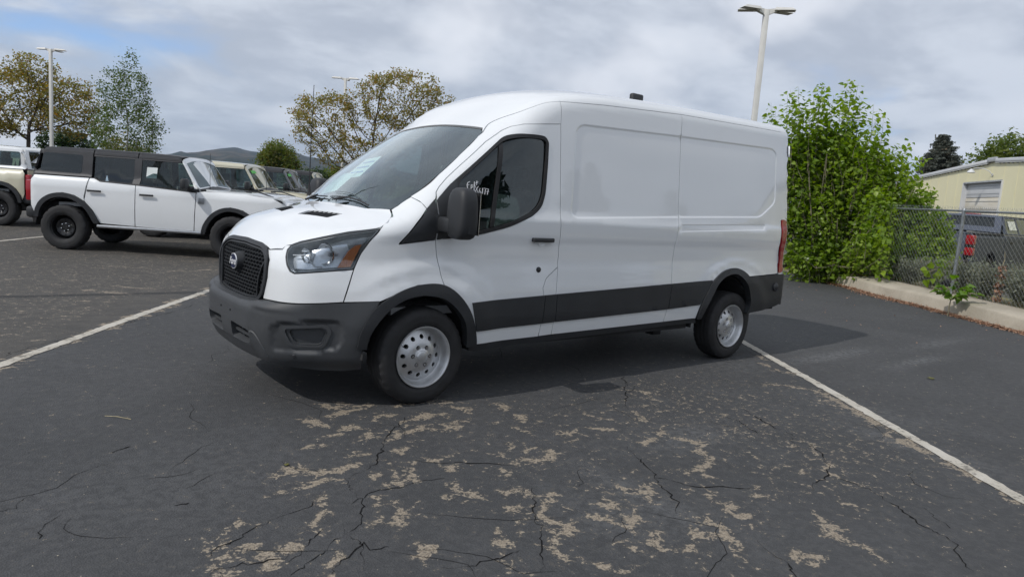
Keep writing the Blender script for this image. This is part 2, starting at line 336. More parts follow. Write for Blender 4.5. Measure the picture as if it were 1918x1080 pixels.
def dens(loop,s,closed=True):
    out=[]; n=len(loop)
    for i in range(n if closed else n-1):
        a=np.array(loop[i],float);b=np.array(loop[(i+1)%n],float);k=max(1,int(math.ceil(np.linalg.norm(b-a)/s)))
        out+=[a+(b-a)*j/k for j in range(k)]
    if not closed: out.append(np.array(loop[-1],float))
    return [tuple(p) for p in out]
def rnd(loop,r,k=4,closed=True):
    """round the corners of a polyline"""
    out=[];n=len(loop)
    for i in range(n):
        p=np.array(loop[i],float)
        if not closed and i in(0,n-1): out.append(tuple(p)); continue
        a=np.array(loop[i-1],float)-p;b=np.array(loop[(i+1)%n],float)-p;la,lb=np.linalg.norm(a),np.linalg.norm(b)
        d=min(r,la*.45,lb*.45); p0=p+a/la*d;p1=p+b/lb*d
        for j in range(k+1):
            t=j/k; out.append(tuple((1-t)**2*p0+2*t*(1-t)*p+t*t*p1))
    return out
def area(l): 
    l=np.array(l); return .5*np.sum(l[:,0]*np.roll(l[:,1],-1)-np.roll(l[:,0],-1)*l[:,1])
def inset(loop,g):
    if g==0: return loop
    l=np.array(loop,float); s=1 if area(l)>0 else -1
    a=l-np.roll(l,1,0); b=np.roll(l,-1,0)-l
    a/=np.maximum(np.linalg.norm(a,axis=1),1e-9)[:,None]; b/=np.maximum(np.linalg.norm(b,axis=1),1e-9)[:,None]
    na=np.stack([-a[:,1],a[:,0]],1)*s; nb=np.stack([-b[:,1],b[:,0]],1)*s; n=na+nb; n/=np.maximum(np.linalg.norm(n,axis=1),.3)[:,None]
    c=np.clip((n*na).sum(1),.5,1); return [tuple(p) for p in l+n*(g/c)[:,None]]
def cdt(loop,holes=(),feats=(),s=.05,jit=0):
    V=[];E=[]
    def addl(pts,closed):
        o=len(V); V.extend(pts); k=len(pts); E.extend([(o+i,o+(i+1)%k) for i in range(k if closed else k-1)])
    addl(loop,True)
    for h in holes: addl(h,True)
    for f in feats: addl(f,False)
    segs=[(V[a],V[b]) for a,b in E]
    A=np.array(loop); x0,y0=A.min(0);x1,y1=A.max(0)
    gx=np.arange(x0+s/2,x1,s); gy=np.arange(y0+s/2,y1,s*.87)
    if len(gx) and len(gy):
        G=np.array([(x+(s/2 if j%2 else 0),y) for j,y in enumerate(gy) for x in gx])
        m=inpoly(G,loop)
        for h in holes: m&=~inpoly(G,h)
        G=G[m]
        if len(G): G=G[segdist(G,segs)>s*.45]; V.extend([tuple(p) for p in G])
    r=delaunay_2d_cdt([Vector(p) for p in V],E,[],0,1e-6)
    vs=np.array([tuple(v) for v in r[0]]); fs=np.array([tuple(f) for f in r[2] if len(f)==3])
    c=vs[fs].mean(1); m=inpoly(c,loop)
    for h in holes: m&=~inpoly(c,h)
    fs=fs[m]; used=np.unique(fs); mp=-np.ones(len(vs),int); mp[used]=np.arange(len(used))
    return vs[used],mp[fs]
def cast(O,D,f,t1=3.0,n=90):
    N_=len(O); lo=np.zeros(N_);hi=np.full(N_,float(t1));done=np.zeros(N_,bool); ts=np.linspace(0,t1,n)
    for a,b in zip(ts[:-1],ts[1:]):
        v=f(O+D*b)<=0; q=v&~done; lo[q]=a;hi[q]=b; done|=v
    for _ in range(22):
        c=(lo+hi)/2; v=f(O+D*c[:,None])<=0; hi=np.where(v,c,hi);lo=np.where(v,lo,c)
    return (lo+hi)/2
def grad(P,f,e=2e-3):
    g=np.stack([f(P+np.array(d)*e)-f(P-np.array(d)*e) for d in ((1,0,0),(0,1,0),(0,0,1))],-1)
    return g/np.maximum(np.linalg.norm(g,axis=-1,keepdims=True),1e-9)
PR={}
PR['S']=(lambda P:P[:,[0,2]], lambda p:(np.stack([p[:,0],np.full(len(p),-1.6),p[:,1]],1),np.tile([0,1.,0],(len(p),1)),1.6))
PR['T']=(lambda P:P[:,[0,1]], lambda p:(np.stack([p[:,0],p[:,1],np.full(len(p),3.0)],1),np.tile([0,0,-1.],(len(p),1)),2.9))
def _n(p,c=0.,sg=-1):
    d=np.stack([sg*np.cos(p[:,0]),-np.sin(p[:,0]),0*p[:,0]],1); o=np.stack([0*p[:,0]+c,0*p[:,0],p[:,1]],1); return o+d*1.9,-d,1.9
PR['N']=(lambda P:np.stack([np.arctan2(-P[:,1],-P[:,0]),P[:,2]],1), lambda p:_n(p,0,-1))
PR['B']=(lambda P:np.stack([np.arctan2(-P[:,1],P[:,0]-4.0),P[:,2]],1), lambda p:_n(p,4.0,1))
def _r(p):
    th=p[:,1]/.8; d=np.stack([0*th,-np.sin(th),np.cos(th)],1); o=np.stack([p[:,0],0*th,0*th+1.75],1); return o+d*1.4,-d,1.4
PR['R']=(lambda P:np.stack([P[:,0],.8*np.arctan2(-P[:,1],P[:,2]-1.75)],1), _r)
PR['K']=(lambda P:P[:,[1,2]], lambda p:(np.stack([np.full(len(p),-2.),p[:,0],p[:,1]],1),np.tile([1.,0,0],(len(p),1)),3.5))
PR['J']=(lambda P:P[:,[1,2]], lambda p:(np.stack([np.full(len(p),6.),p[:,0],p[:,1]],1),np.tile([-1.,0,0],(len(p),1)),5))
def to2(pts,proj):
    pts=[tuple(p) for p in pts]
    if len(pts[0])==2: return pts
    return [tuple(x) for x in PR[proj][0](np.array(pts,float))]
def surf(pts2,proj,f,off=0):
    p=np.array(pts2,float).reshape(-1,2); O,D,t1=PR[proj][1](p); t=cast(O,D,f,t1); P=O+D*t[:,None]; n=grad(P,f); return P+n*off,n
def panel(name,loop,proj,mat,parent,f,holes=(),feats=(),s=.05,off=0.,gap=.003,flange=.022,mirror=False,both=True,round_=0,edge=.05,label=None,hgap=None):
    loop=to2(loop,proj)
    if round_: loop=rnd(loop,round_)
    loop=inset(dens(loop,min(s,edge)),gap)
    hs=[inset(dens(to2(h,proj),min(s,edge)),-(gap if hgap is None else hgap)) for h in holes]; fs=[dens(to2(x,proj),min(s,edge),False) for x in feats]
    v2,tri=cdt(loop,hs,fs,s); P,n=surf(v2,proj,f,off)
    # orient
    a,b,c=P[tri[:,0]],P[tri[:,1]],P[tri[:,2]]; fn=np.cross(b-a,c-a); flip=(fn*n[tri].mean(1)).sum(1)<0; tri[flip]=tri[flip][:,::-1]
    faces=[tuple(t) for t in tri.tolist()]; V=P; Nn=n
    if flange:
        e={}
        for t in faces:
            for i in range(3): e[(t[i],t[(i+1)%3])]=1
        be=[k for k in e if (k[1],k[0]) not in e]; vs=sorted({x for k in be for x in k}); idx={x:i for i,x in enumerate(vs)}
        out=np.zeros((len(vs),3))
        for a_,b_ in be:
            d=P[b_]-P[a_]; o_=np.cross(d,n[a_]); o_/=max(np.linalg.norm(o_),1e-9); out[idx[a_]]+=o_; out[idx[b_]]+=o_
        out/=np.maximum(np.linalg.norm(out,axis=1,keepdims=True),1e-9); k0=len(V); k=len(vs)
        A=P[vs]; B=A-n[vs]*flange; V=np.vstack([V,A,B]); Nn=np.vstack([Nn,out,out])
        for a_,b_ in be: faces.append((k0+idx[b_],k0+idx[a_],k0+k+idx[a_],k0+k+idx[b_]))
    res=[]
    def mk(V,Nn,faces):
        o=mesh_obj(name,V,faces,mat,parent,True,Nn)
        if label: o['label']=label
        res.append(o)
    if not mirror: mk(V,Nn,faces)
    if mirror or both:
        V2=V*np.array([1,-1,1]); N2=Nn*np.array([1,-1,1]); mk(V2,N2,[t[::-1] for t in faces])
    return res
def strip_on(pts,proj,f,r,mat,name,parent,off=0,both=True,n=6,s=.05,flat=1.0):
    """tube that follows the body surface"""
    P,_=surf(dens(to2(pts,proj),s,False),proj,f,off)
    mb=MB().tube(P,r,n,flat=flat).build(name,mat,parent,True)
    if both:
        MB().tube(P*np.array([1,-1,1]),r,n,flat=flat).build(name,mat,parent,True)
E1=np.array([.805,-.594,0]);E2=np.array([.594,.805,0])
def LW(a,b,z=0): return tuple(a*E1+b*E2+np.array([0,0,z]))

# ================================================================ the van
# x runs from the front axle (0) to the rear, near side is y<0; traced outlines in metres on the van's own body
V={'HL':[(-0.846,-0.611,1.100),(-0.806,-0.660,1.127),(-0.728,-0.760,1.161),(-0.562,-0.871,1.213),(-0.357,-0.930,1.250),(-0.439,-0.933,1.159),(-0.489,-0.920,1.080),(-0.534,-0.913,0.972),(-0.659,-0.867,0.957),(-0.777,-0.811,0.941),(-0.865,-0.734,0.925),(-0.885,-0.705,0.935),(-0.895,-0.672,0.976),(-0.890,-0.638,1.026),(-0.870,-0.611,1.072)],
'GR':[(-0.920,0.077,1.076),(-0.915,-0.153,1.080),(-0.910,-0.319,1.077),(-0.917,-0.401,1.057),(-0.940,-0.487,0.988),(-0.954,-0.496,0.870),(-0.963,-0.453,0.736),(-0.975,-0.391,0.690),(-0.987,-0.222,0.671),(-0.990,-0.093,0.671)],
'HOOD':[(-0.919,-0.424,1.051),(-0.884,-0.566,1.067),(-0.860,-0.565,1.096),(-0.840,-0.596,1.110),(-0.356,-0.926,1.254),(-0.218,-0.823,1.332),(-0.199,-0.786,1.348),(-0.176,-0.722,1.374)],
'WS':[(-0.133,-0.737,1.404),(-0.005,-0.783,1.507),(0.158,-0.797,1.644),(0.358,-0.762,1.804),(0.568,-0.692,1.964),(0.615,-0.680,1.997),(0.646,-0.635,2.026),(0.599,-0.074,2.047)],
'FS':[(-0.535,-0.913,0.968),(-0.596,-0.908,0.754)],
'BT':[(-0.963,-0.452,0.719),(-0.922,-0.645,0.725),(-0.848,-0.763,0.731),(-0.700,-0.862,0.744),(-0.596,-0.909,0.753),(-0.366,-0.996,0.770)],
'ARCHO':[(-0.497,-0.947,0.471),(-0.482,-0.967,0.571),(-0.411,-0.988,0.707),(-0.280,-1.011,0.807),(-0.092,-1.017,0.875),(0.009,-1.017,0.878),(0.122,-1.020,0.857),(0.240,-1.027,0.784),(0.335,-1.028,0.698),(0.389,-1.026,0.584),(0.431,-1.007,0.466)],
'ARCHI':[(-0.436,-0.965,0.479),(-0.412,-0.986,0.571),(-0.323,-1.007,0.692),(-0.224,-1.020,0.764),(-0.099,-1.026,0.798),(0.019,-1.027,0.794),(0.130,-1.028,0.765),(0.227,-1.028,0.696),(0.309,-1.027,0.596),(0.345,-1.010,0.482),(0.357,-0.994,0.407)],
'DOOR':[(1.229,-0.896,2.125),(0.868,-0.867,2.084),(0.776,-0.827,2.057),(0.706,-0.808,2.021),(0.547,-0.819,1.917),(0.296,-0.864,1.721),(0.179,-0.880,1.625),(0.106,-0.899,1.557),(0.075,-0.914,1.519),(0.057,-0.949,1.457),(0.057,-0.992,1.325),(0.052,-0.981,1.180),(0.074,-0.989,1.023),(0.106,-1.006,0.919),(0.133,-1.027,0.796)],
'DOORR':[(1.313,-0.759,2.373),(1.229,-0.896,2.123),(1.229,-0.985,1.379),(1.242,-0.978,1.098),(1.244,-0.982,0.977),(1.230,-1.000,0.778),(1.238,-0.979,0.466)],
'FLAP':[(1.245,-0.980,0.988),(1.123,-0.991,0.900),(1.083,-0.999,0.822),(1.107,-1.000,0.721),(1.098,-0.970,0.423)],
'GLASS':[(0.690,-0.858,1.974),(0.971,-0.910,2.010),(1.064,-0.910,2.009),(1.101,-0.914,1.972),(1.094,-0.931,1.811),(1.068,-0.959,1.559),(1.029,-0.970,1.457),(0.945,-0.981,1.394),(0.714,-0.992,1.298),(0.419,-0.989,1.228),(0.196,-0.985,1.200),(0.067,-0.982,1.188),(-0.229,-0.970,1.151),(-0.231,-0.970,1.159),(-0.024,-0.952,1.399),(0.060,-0.947,1.462),(0.072,-0.944,1.475),(0.186,-0.925,1.581)],
'DIV':[(0.630,-0.868,1.930),(0.516,-0.991,1.264),(0.665,-0.877,1.938),(0.550,-0.991,1.274)],
'RAIL':[(1.248,-0.848,2.308),(1.764,-0.862,2.343),(2.733,-0.854,2.391),(4.454,-0.836,2.421)],
'MID':[(2.797,-0.819,2.441),(2.761,-0.888,2.187),(2.738,-0.974,1.425),(2.711,-0.981,1.184),(2.697,-0.999,0.821),(2.658,-0.978,0.463)],
'REC':[(1.424,-0.899,2.097),(1.483,-0.893,2.145),(2.081,-0.891,2.164),(2.742,-0.888,2.185),(4.330,-0.875,2.222),(4.415,-0.876,2.184),(4.404,-0.934,1.675),(4.094,-0.965,1.494),(2.738,-0.972,1.444),(1.413,-0.982,1.390),(1.357,-0.975,1.419),(1.369,-0.928,1.833)],
'SH':[(2.729,-0.986,1.375),(4.196,-0.972,1.418),(2.733,-0.992,1.306),(4.184,-0.988,1.359)],
'CT':[(0.332,-1.028,0.735),(1.221,-1.000,0.769),(2.690,-0.999,0.821),(3.317,-1.007,0.848)],
'CB':[(0.426,-1.015,0.514),(1.255,-0.991,0.536),(2.654,-0.997,0.578),(3.149,-1.009,0.601)],
'ST':[(0.451,-0.994,0.406),(1.286,-0.970,0.422),(3.134,-0.991,0.464)],
'SB':[(0.463,-0.983,0.358),(1.303,-0.958,0.370),(3.135,-0.981,0.411)],
'RAO':[(3.110,-0.990,0.476),(3.171,-1.012,0.604),(3.318,-1.010,0.825),(3.470,-1.002,0.915),(3.631,-0.997,0.952),(3.760,-1.001,0.941),(3.888,-1.012,0.892),(3.970,-1.025,0.823),(4.046,-1.028,0.722),(4.077,-1.028,0.620),(4.073,-1.019,0.538),(3.960,-1.009,0.476)],
'RAI':[(3.155,-0.996,0.469),(3.320,-1.025,0.704),(3.400,-1.020,0.814),(3.525,-1.013,0.878),(3.671,-1.011,0.901),(3.782,-1.019,0.865),(3.905,-1.027,0.785),(3.976,-1.028,0.673),(4.022,-1.024,0.571),(3.989,-1.011,0.490)],
'RC':[(3.940,-1.016,0.872),(4.528,-0.974,0.894),(4.552,-0.964,0.508),(4.654,-0.964,0.568)],
'TL':[(4.549,-0.946,1.471),(4.570,-0.972,0.878),(4.586,-0.942,1.478)],
'HANDLE':[(0.939,-0.985,1.202),(1.163,-0.986,1.206)],
'LOCK':[(1.037,-0.983,0.966)],
'VENTN':[(-0.611,-0.133,1.290),(-0.542,-0.111,1.313),(-0.419,-0.480,1.318),(-0.557,-0.500,1.284)],
'VENTF':[(-0.561,0.534,1.280),(2.338,7.803,1.013),(-0.508,0.215,1.318),(-0.626,0.171,1.283)],
'FOG':[(-0.927,-0.640,0.564),(-0.688,-0.868,0.600),(-0.659,-0.881,0.576),(-0.647,-0.883,0.539),(-0.687,-0.846,0.444),(-0.866,-0.717,0.430),(-0.899,-0.679,0.461)],
'FOGI':[(-0.905,-0.687,0.554),(-0.723,-0.848,0.570),(-0.705,-0.852,0.537),(-0.740,-0.826,0.484),(-0.860,-0.735,0.474)],
'BOLT':[(-0.975,0.376,0.525),(-0.987,0.123,0.532)],
'LOW':[(-0.979,0.125,0.442),(-0.977,-0.217,0.448),(-0.948,-0.140,0.333),(-0.946,0.220,0.332)],
'LOW2':[(1.248,7.946,-0.980),(-0.968,0.345,0.434),(-0.931,0.459,0.347),(1.269,7.912,-1.122)],
'CREASE':[(-0.962,-0.494,0.641),(-0.912,-0.679,0.643),(-0.727,-0.849,0.656),(-0.541,-0.938,0.670)],
'BB':[(-0.930,0.331,0.304),(-0.915,-0.423,0.288),(-0.810,-0.728,0.300),(-0.453,-0.917,0.292)],
'CUT':[(-0.977,-0.217,0.448),(-0.966,-0.367,0.432),(-0.925,-0.447,0.325)],
'SENS':[(-0.843,-0.721,0.368)],
'MIR':[(0.180,-0.949,1.533)],
'GLB':[(-0.278,0.303,1.371),(-0.294,0.085,1.373),(-0.296,-0.201,1.369),(-0.271,-0.497,1.356),(-0.201,-0.646,1.372)],
'CREASEUP':[(0.646,-0.635,2.026),(0.786,-0.626,2.125),(0.905,-0.670,2.208),(1.112,-0.676,2.327)],
'ASEAM':[(-0.045,-0.765,1.474),(-0.018,-0.954,1.400)],
}

TC=pchip([-1.05,-.97,-.90,-.80,-.68,-.52,-.36,-.30,-.2,0,.3,.66,.82,1.0,1.25,1.55,2.0,3.0,4.6,4.85],
         [.98,1.075,1.14,1.205,1.265,1.32,1.355,1.372,1.435,1.60,1.83,2.09,2.20,2.31,2.42,2.485,2.52,2.55,2.57,2.56])
XF=pchip([.25,.45,.6,.68,.72,.78,.92,1.0,1.06,1.12,1.2],[-.92,-.98,-.99,-.99,-.985,-.985,-.98,-.965,-.94,-.90,-.84])
WZ=pchip([.30,.40,.50,.62,.80,.92,1.05,1.15,1.24,1.34,1.42,1.55,1.80,2.05,2.25,2.4,2.55],
         [.94,.965,.985,1.0,1.0,.992,.978,.978,.99,.992,.975,.960,.932,.905,.880,.862,.845])
REC=[(1.405,2.10),(1.47,2.146),(2.75,2.187),(4.33,2.223),(4.415,2.185),(4.405,1.66),(4.10,1.494),(2.738,1.444),(1.413,1.390),(1.352,1.42)]
REC=rnd(REC,.07,5)
SHF=rnd([(2.735,1.372),(4.20,1.418),(4.18,1.362),(2.735,1.31)],.02,2)
def sdpoly(x,z,poly):
    P=np.stack([x.ravel(),z.ravel()],1); r=np.full(len(P),.2)
    m=(P[:,0]>1.2)&(P[:,0]<4.6)&(P[:,1]>1.2)&(P[:,1]<2.35)
    if m.any():
        Q=P[m]; d=segdist(Q,[(poly[i],poly[(i+1)%len(poly)]) for i in range(len(poly))]); d[inpoly(Q,poly)]*=-1; r[m]=d
    return r.reshape(x.shape)
def Wv(x,z,detail=True):
    w=WZ(z); t=np.clip((-.05-x)/.85,0,2); w=w-.25*t**2.2
    t=np.clip((x-4.0)/.9,0,1); w=w-.06*t**2
    for cx in (0.0,3.75):
        rr=np.hypot(x-cx,z-.36); w=w+.028*np.exp(-np.clip(rr-.5,0,9)**2/(.14**2))*sstep(1.15,.75,z)
    # shoulder sweeping up over each wheel
    w=w+.010*np.exp(-((np.hypot((x-.05)*.8,z-.30)-.70)/.05)**2)*sstep(.55,.2,np.abs(x+.1))*sstep(.6,.9,z)
    w=w+.010*np.exp(-((np.hypot((x-3.75)*.85,z-.36)-.66)/.04)**2)*sstep(.75,.35,np.abs(x-3.75))*sstep(.6,.9,z)
    # pressed-in lower door and flank
    w=w-.003*sstep(.42,.62,x)*sstep(.80,.88,z)*sstep(1.12,1.0,z)*sstep(3.25,3.0,x)
    if detail: w=w-.0065*sstep(.011,-.011,sdpoly(x,z,REC))-.005*sstep(.008,-.008,sdpoly(x,z,SHF))
    return w
TCs=pchip([-1.05,-.97,-.90,-.80,-.68,-.52,-.36,-.2,-.05,.12,.3,.66,.82,1.0,1.25,1.55,2.0,3.0,4.6,4.85],
         [.98,1.075,1.14,1.205,1.265,1.325,1.385,1.455,1.55,1.685,1.83,2.09,2.20,2.31,2.42,2.485,2.52,2.55,2.57,2.56])
def Tv(x,y):
    a=np.abs(y); kap=.16*sstep(-.55,-.1,x)*sstep(1.1,.7,x); cr=.10*sstep(.1,-.5,x)+.11*sstep(.3,1.6,x)
    return TC(x-kap*a**2)-cr*a**2-.05*sstep(.3,1.4,x)*a**6
def mkF(detail):
    def F(P):
        x,y,z=P[...,0],P[...,1],P[...,2]; a=np.abs(y)
        fs=(a-Wv(x,z,detail))*.98; ft=(z-Tv(x,y))*(.93-.15*sstep(-.40,-.10,x)*sstep(1.15,.85,x))
        g=smax(fs,ft,.10+.05*sstep(1.3,1.0,x)*sstep(-.3,.2,x))
        # indent round the near-vertical lower corner of the fascia
        g=smax(g,XF(z)+.12*(a/.8)**3.0-x,.10)
        return smax(g,x-(4.86-.05*sstep(1.2,2.5,z)-.10*(a/.9)**3),.07)
    return F
Fv=mkF(False); Fd=mkF(True)
XB=pchip([.22,.27,.32,.38,.45,.55,.63,.68,.715,.75],[-.91,-.965,-1.0,-1.03,-1.05,-1.06,-1.06,-1.05,-1.02,-.97])
def Fb(P):   # bumper skin
    x,y,z=P[...,0],P[...,1],P[...,2]; a=np.abs(y)
    xb=XB(z); w=Wv(x,z,False)+.004-.05*sstep(.36,.26,z)
    step=.008*sstep(.47,.42,a)*sstep(.36,.40,z)*sstep(.70,.66,z)    # plate-holder centre stands proud
    ff=xb+.10*(a/.8)**3.5-x-step
    crease=.012*sstep(.675,.650,z)*sstep(.42,.54,a)*sstep(.30,.42,z)
    g=smax((a-w)*.98,ff+crease,.12)
    # recess around the fog-lamp blank
    u=np.arctan2(a,-x); r=((np.abs(u-.785)/.20)**4+(np.abs(z-.507-.12*(u-.785))/.105)**4)**.25; g=g+.022*sstep(1.12,.90,r)
    return g
van=empty('cargo_van',(0,0,0),label='white high-sided cargo van with black lower cladding parked in the foreground',cat='van')
def vp(n,l,pr,mat,f=Fv,**k): return panel(n,l,pr,mat,van,f,**k)
v2=lambda k: to2(V[k],'S')
def spl(P,k=5):
    P=np.array(P,float); Q=np.vstack([2*P[0]-P[1],P,2*P[-1]-P[-2]]); out=[]
    for i in range(1,len(Q)-2):
        a,b,c,d=Q[i-1:i+3]
        for j in range(k):
            t=j/k; out.append(tuple(.5*((2*b)+(c-a)*t+(2*a-5*b+4*c-d)*t*t+(-a+3*b-3*c+d)*t**3)))
    out.append(tuple(P[-1])); return out
def arc(c,rx,rz,a0,a1,n=18): return [(c[0]+rx*math.cos(math.radians(a0+(a1-a0)*i/n)),c[1]+rz*math.sin(math.radians(a0+(a1-a0)*i/n))) for i in range(n+1)]
AO=v2('ARCHO'); AI=v2('ARCHI'); D=v2('DOOR'); G=v2('GLASS'); 
gl=v2('GLB')
# --- fender
HL=to2(V['HL'],'S'); WSs=v2('WS')
fender=[(-.045,1.474),(-.018,1.400),(-.229,1.159),(-.232,1.150),(.052,1.186),(.079,1.022),(.106,.918),(.127,.858),(.06,.872),(.009,.876),(-.092,.872),(-.19,.842),(-.280,.803),(-.366,.765),(-.596,.753),(-.535,.968),(-.489,1.080),(-.439,1.159),(-.357,1.250),(-.325,1.279),(-.285,1.306),(-.218,1.332),(-.199,1.348),(-.176,1.374),(-.133,1.404)]
vp('front_fender',fender,'S','white_paint',s=.04)
# --- cab side frame: A-pillar and cant rail
cs=[(-.045,1.474),(-.005,1.507),(.158,1.644),(.358,1.804),(.568,1.964),(.615,1.997),(.66,2.035),(.76,2.11),(.905,2.208),(1.112,2.327),(1.20,2.385),(1.243,2.373),(1.229,2.125),(.868,2.084),(.776,2.057),(.706,2.021),(.547,1.917),(.296,1.721),(.179,1.625),(.106,1.557),(.075,1.519),(.060,1.475),(-.018,1.400)]
crS=dens(spl([(.615,1.997),(.72,2.078),(.84,2.152),(.98,2.225),(1.11,2.278),(1.243,2.306)],6),.03,False)
ri=cs.index((.615,1.997)); rj=cs.index((1.229,2.125)); cs=cs[:ri]+crS+cs[rj:]
vp('cab_frame',cs,'S','white_paint',s=.035,gap=.0015)
# --- door
door=[(1.229,2.125),(.868,2.084),(.776,2.057),(.706,2.021),(.547,1.917),(.296,1.721),(.179,1.625),(.106,1.557),(.075,1.519),(.060,1.457),(.057,1.325),(.052,1.186),(.079,1.022),(.106,.918),(.127,.866),(.24,.784),(.335,.698),(.389,.584),(.431,.466),(.451,.406),(1.098,.418),(1.107,.721),(1.083,.822),(1.120,.900),(1.242,.985),(1.242,1.098),(1.229,1.379)]
gl_open=[(.690,1.974),(.80,2.003),(.971,2.012),(1.064,2.009),(1.101,1.972),(1.094,1.811),(1.068,1.559),(1.029,1.457),(.945,1.394),(.714,1.298),(.419,1.228),(.196,1.200),(.075,1.192),(.078,1.476),(.186,1.581)]
gl_open=rnd(gl_open,.09,6)
vp('front_door',door,'S','white_paint',holes=[gl_open],s=.045)
glass_area=[(.672,1.938),(.80,1.974),(.971,1.983),(1.05,1.980),(1.071,1.960),(1.066,1.811),(1.040,1.565),(1.003,1.480),(.930,1.421),(.704,1.327),(.419,1.258),(.24,1.240),(.235,1.59)]
glass_area=rnd(glass_area,.08,6)
vp('window_seal',gl_open,'S','seal',holes=[glass_area],s=.05,off=.004,gap=.002,flange=.03)
vp('door_window',glass_area,'S','door_glass',s=.06,off=-.012,gap=-.004,flange=0)
# dark sail panel in front of the quarter glass and the big triangle on the fender
vp('sail_panel',[(.0625,1.462),(.080,1.482),(.188,1.585),(.236,1.61),(.240,1.232),(.075,1.190),(.0575,1.189),(.0625,1.325)],'S','black_plastic',s=.04,off=.008,gap=.001,flange=.02)
vp('triangle_trim',[(-.229,1.153),(-.020,1.398),(.055,1.474),(.055,1.325),(.050,1.190)],'S','black_plastic',s=.04,off=.006,gap=.004,flange=.03)
vp('window_divider',[(.628,1.925),(.516,1.284),(.552,1.294),(.664,1.936)],'S','seal',s=.05,off=-.002,gap=0,flange=.02)
vp('quarter_seal',[(.236,1.6),(.248,1.61),(.252,1.243),(.240,1.240)],'S','seal',s=.05,off=-.002,gap=0,flange=.02)
# fuel flap
vp('fuel_flap',[(1.240,.983),(1.120,.898),(1.083,.820),(1.107,.721),(1.098,.420),(1.238,.425),(1.230,.778)],'S','white_paint',s=.05)
# --- flank panels
mid=[(1.229,2.125),(1.229,1.379),(1.242,1.098),(1.242,.978),(1.230,.778),(1.238,.425),(2.66,.452),(2.696,.821),(2.711,1.184),(2.738,1.425),(2.761,2.187),(2.78,2.393),(1.764,2.343),(1.243,2.306)]
recb=[p for p in inset(REC,.013)]; reco=inset(REC,-.013)
def clip(poly,x0,x1):
    out=[];cur=[]
    for p in poly+[poly[0]]:
        if x0<=p[0]<=x1: cur.append(p)
        else:
            if len(cur)>1: out.append(cur)
            cur=[]
    if len(cur)>1: out.append(cur)
    return out
f_mid=[];f_rear=[]
for q_ in (recb,REC,reco):
    dq=dens(q_,.02); f_mid+=clip(dq,1.27,2.725); f_rear+=clip(dq,2.775,4.6)
for g_ in (-.007,0,.007): f_rear+=clip(dens(inset(SHF,g_),.04),2.77,4.6)
vp('side_panel',mid,'S','white_paint',f=Fd,feats=f_mid,s=.05)
rear=[(2.66,.452),(3.135,.464),(3.155,.56),(3.171,.604),(3.319,.825),(3.472,.915),(3.632,.952),(3.760,.941),(3.888,.892),(3.940,.870),(4.52,.885),(4.56,.89),(4.545,1.47),(4.60,1.50),(4.66,1.62),(4.66,2.425),(4.454,2.422),(2.78,2.393),(2.761,2.187),(2.738,1.425),(2.711,1.184),(2.696,.821)]
vp('rear_quarter',rear,'S','white_paint',f=Fd,feats=f_rear,s=.05)
# --- rear end
B_=lambda x,z,y=-.9:(math.atan2(-y,x-4.0),z)
vp('rear_door',[(-.02,.62),(.78,.62),(.78,.90),(1.03,1.5),(1.0,2.43),(-.02,2.46)],'B','white_paint',s=.1)
vp('rear_corner',[(.78,.88),(1.03,.88),(1.03,1.47),(.93,1.5),(.93,2.42),(1.0,2.42),(.95,1.5)],'B','white_paint',s=.06,gap=0)
vp('roof_marker',[(4.70,2.17),(4.80,2.17),(4.80,2.29),(4.70,2.29)],'S','white_paint',s=.05,off=.02,gap=0)
vp('tail_lamp',rnd([(4.560,1.474),(4.60,1.485),(4.675,1.47),(4.675,.905),(4.577,.89)],.02,2),'S','tail_red',s=.04,off=.006,gap=.002)
vp('rear_bumper_side',rnd([(3.94,.866),(4.52,.880),(4.79,.885),(4.79,.60),(4.70,.555),(4.58,.525),(4.30,.50),(3.99,.482),(4.073,.538),(4.077,.62),(4.046,.722),(3.97,.823)],.015,2),'S','black_plastic',s=.05,off=.014,gap=.002,flange=.05)
vp('rear_bumper',[(-.02,.50),(.90,.53),(.90,.72),(-.02,.72)],'B','black_plastic',s=.1,off=.022,flange=.06)
P,_=surf([(4.50,.74)],'S',Fv,.015)
for sy in (1,-1): MB().lathe([(0,.03),(.030,.028),(.045,.015),(.047,-.01)],(4.50,P[0][1]*sy,.745),(0,-sy,0),18).build('bumper_plug','black_plastic',van,True)
# --- roof
rl=[(1.243,2.306),(1.764,2.343),(2.78,2.393),(4.454,2.422),(4.80,2.424)]
rs,_=surf(dens(rl,.1,False),'S',Fv); rr_=to2(rs.tolist(),'R'); 
cr_,_=surf(crS[::-1],'S',Fv)
near=to2(rs.tolist()[::-1],'R'); nf=to2(cr_.tolist(),'R')
wst=[(.655,.03),(.652,-.03)]
top_c=to2([(.648,-.60,2.03),(.642,-.5,2.04),(.634,-.4,2.05),(.628,-.2,2.06),(.626,0,2.06),(.628,.2,2.06),(.634,.4,2.05),(.642,.5,2.04),(.648,.60,2.03)],'R')
half=[(x,v) for x,v in near]+[(x,v) for x,v in nf]
loop=half+[(x+.012,v) for x,v in top_c]+[(x,-v) for x,v in reversed(half)]
vp('roof',loop,'R','white_paint',s=.05,both=False,gap=.0015)
for xs in (.30,.10,-.10,-.30):
    pass
MB().box((3.08,0,2.615),(.17,.06,.12),bev=.02).box((3.05,0,2.575),(.26,.10,.05),bev=.015).build('roof_antenna','black_plastic',van,True)
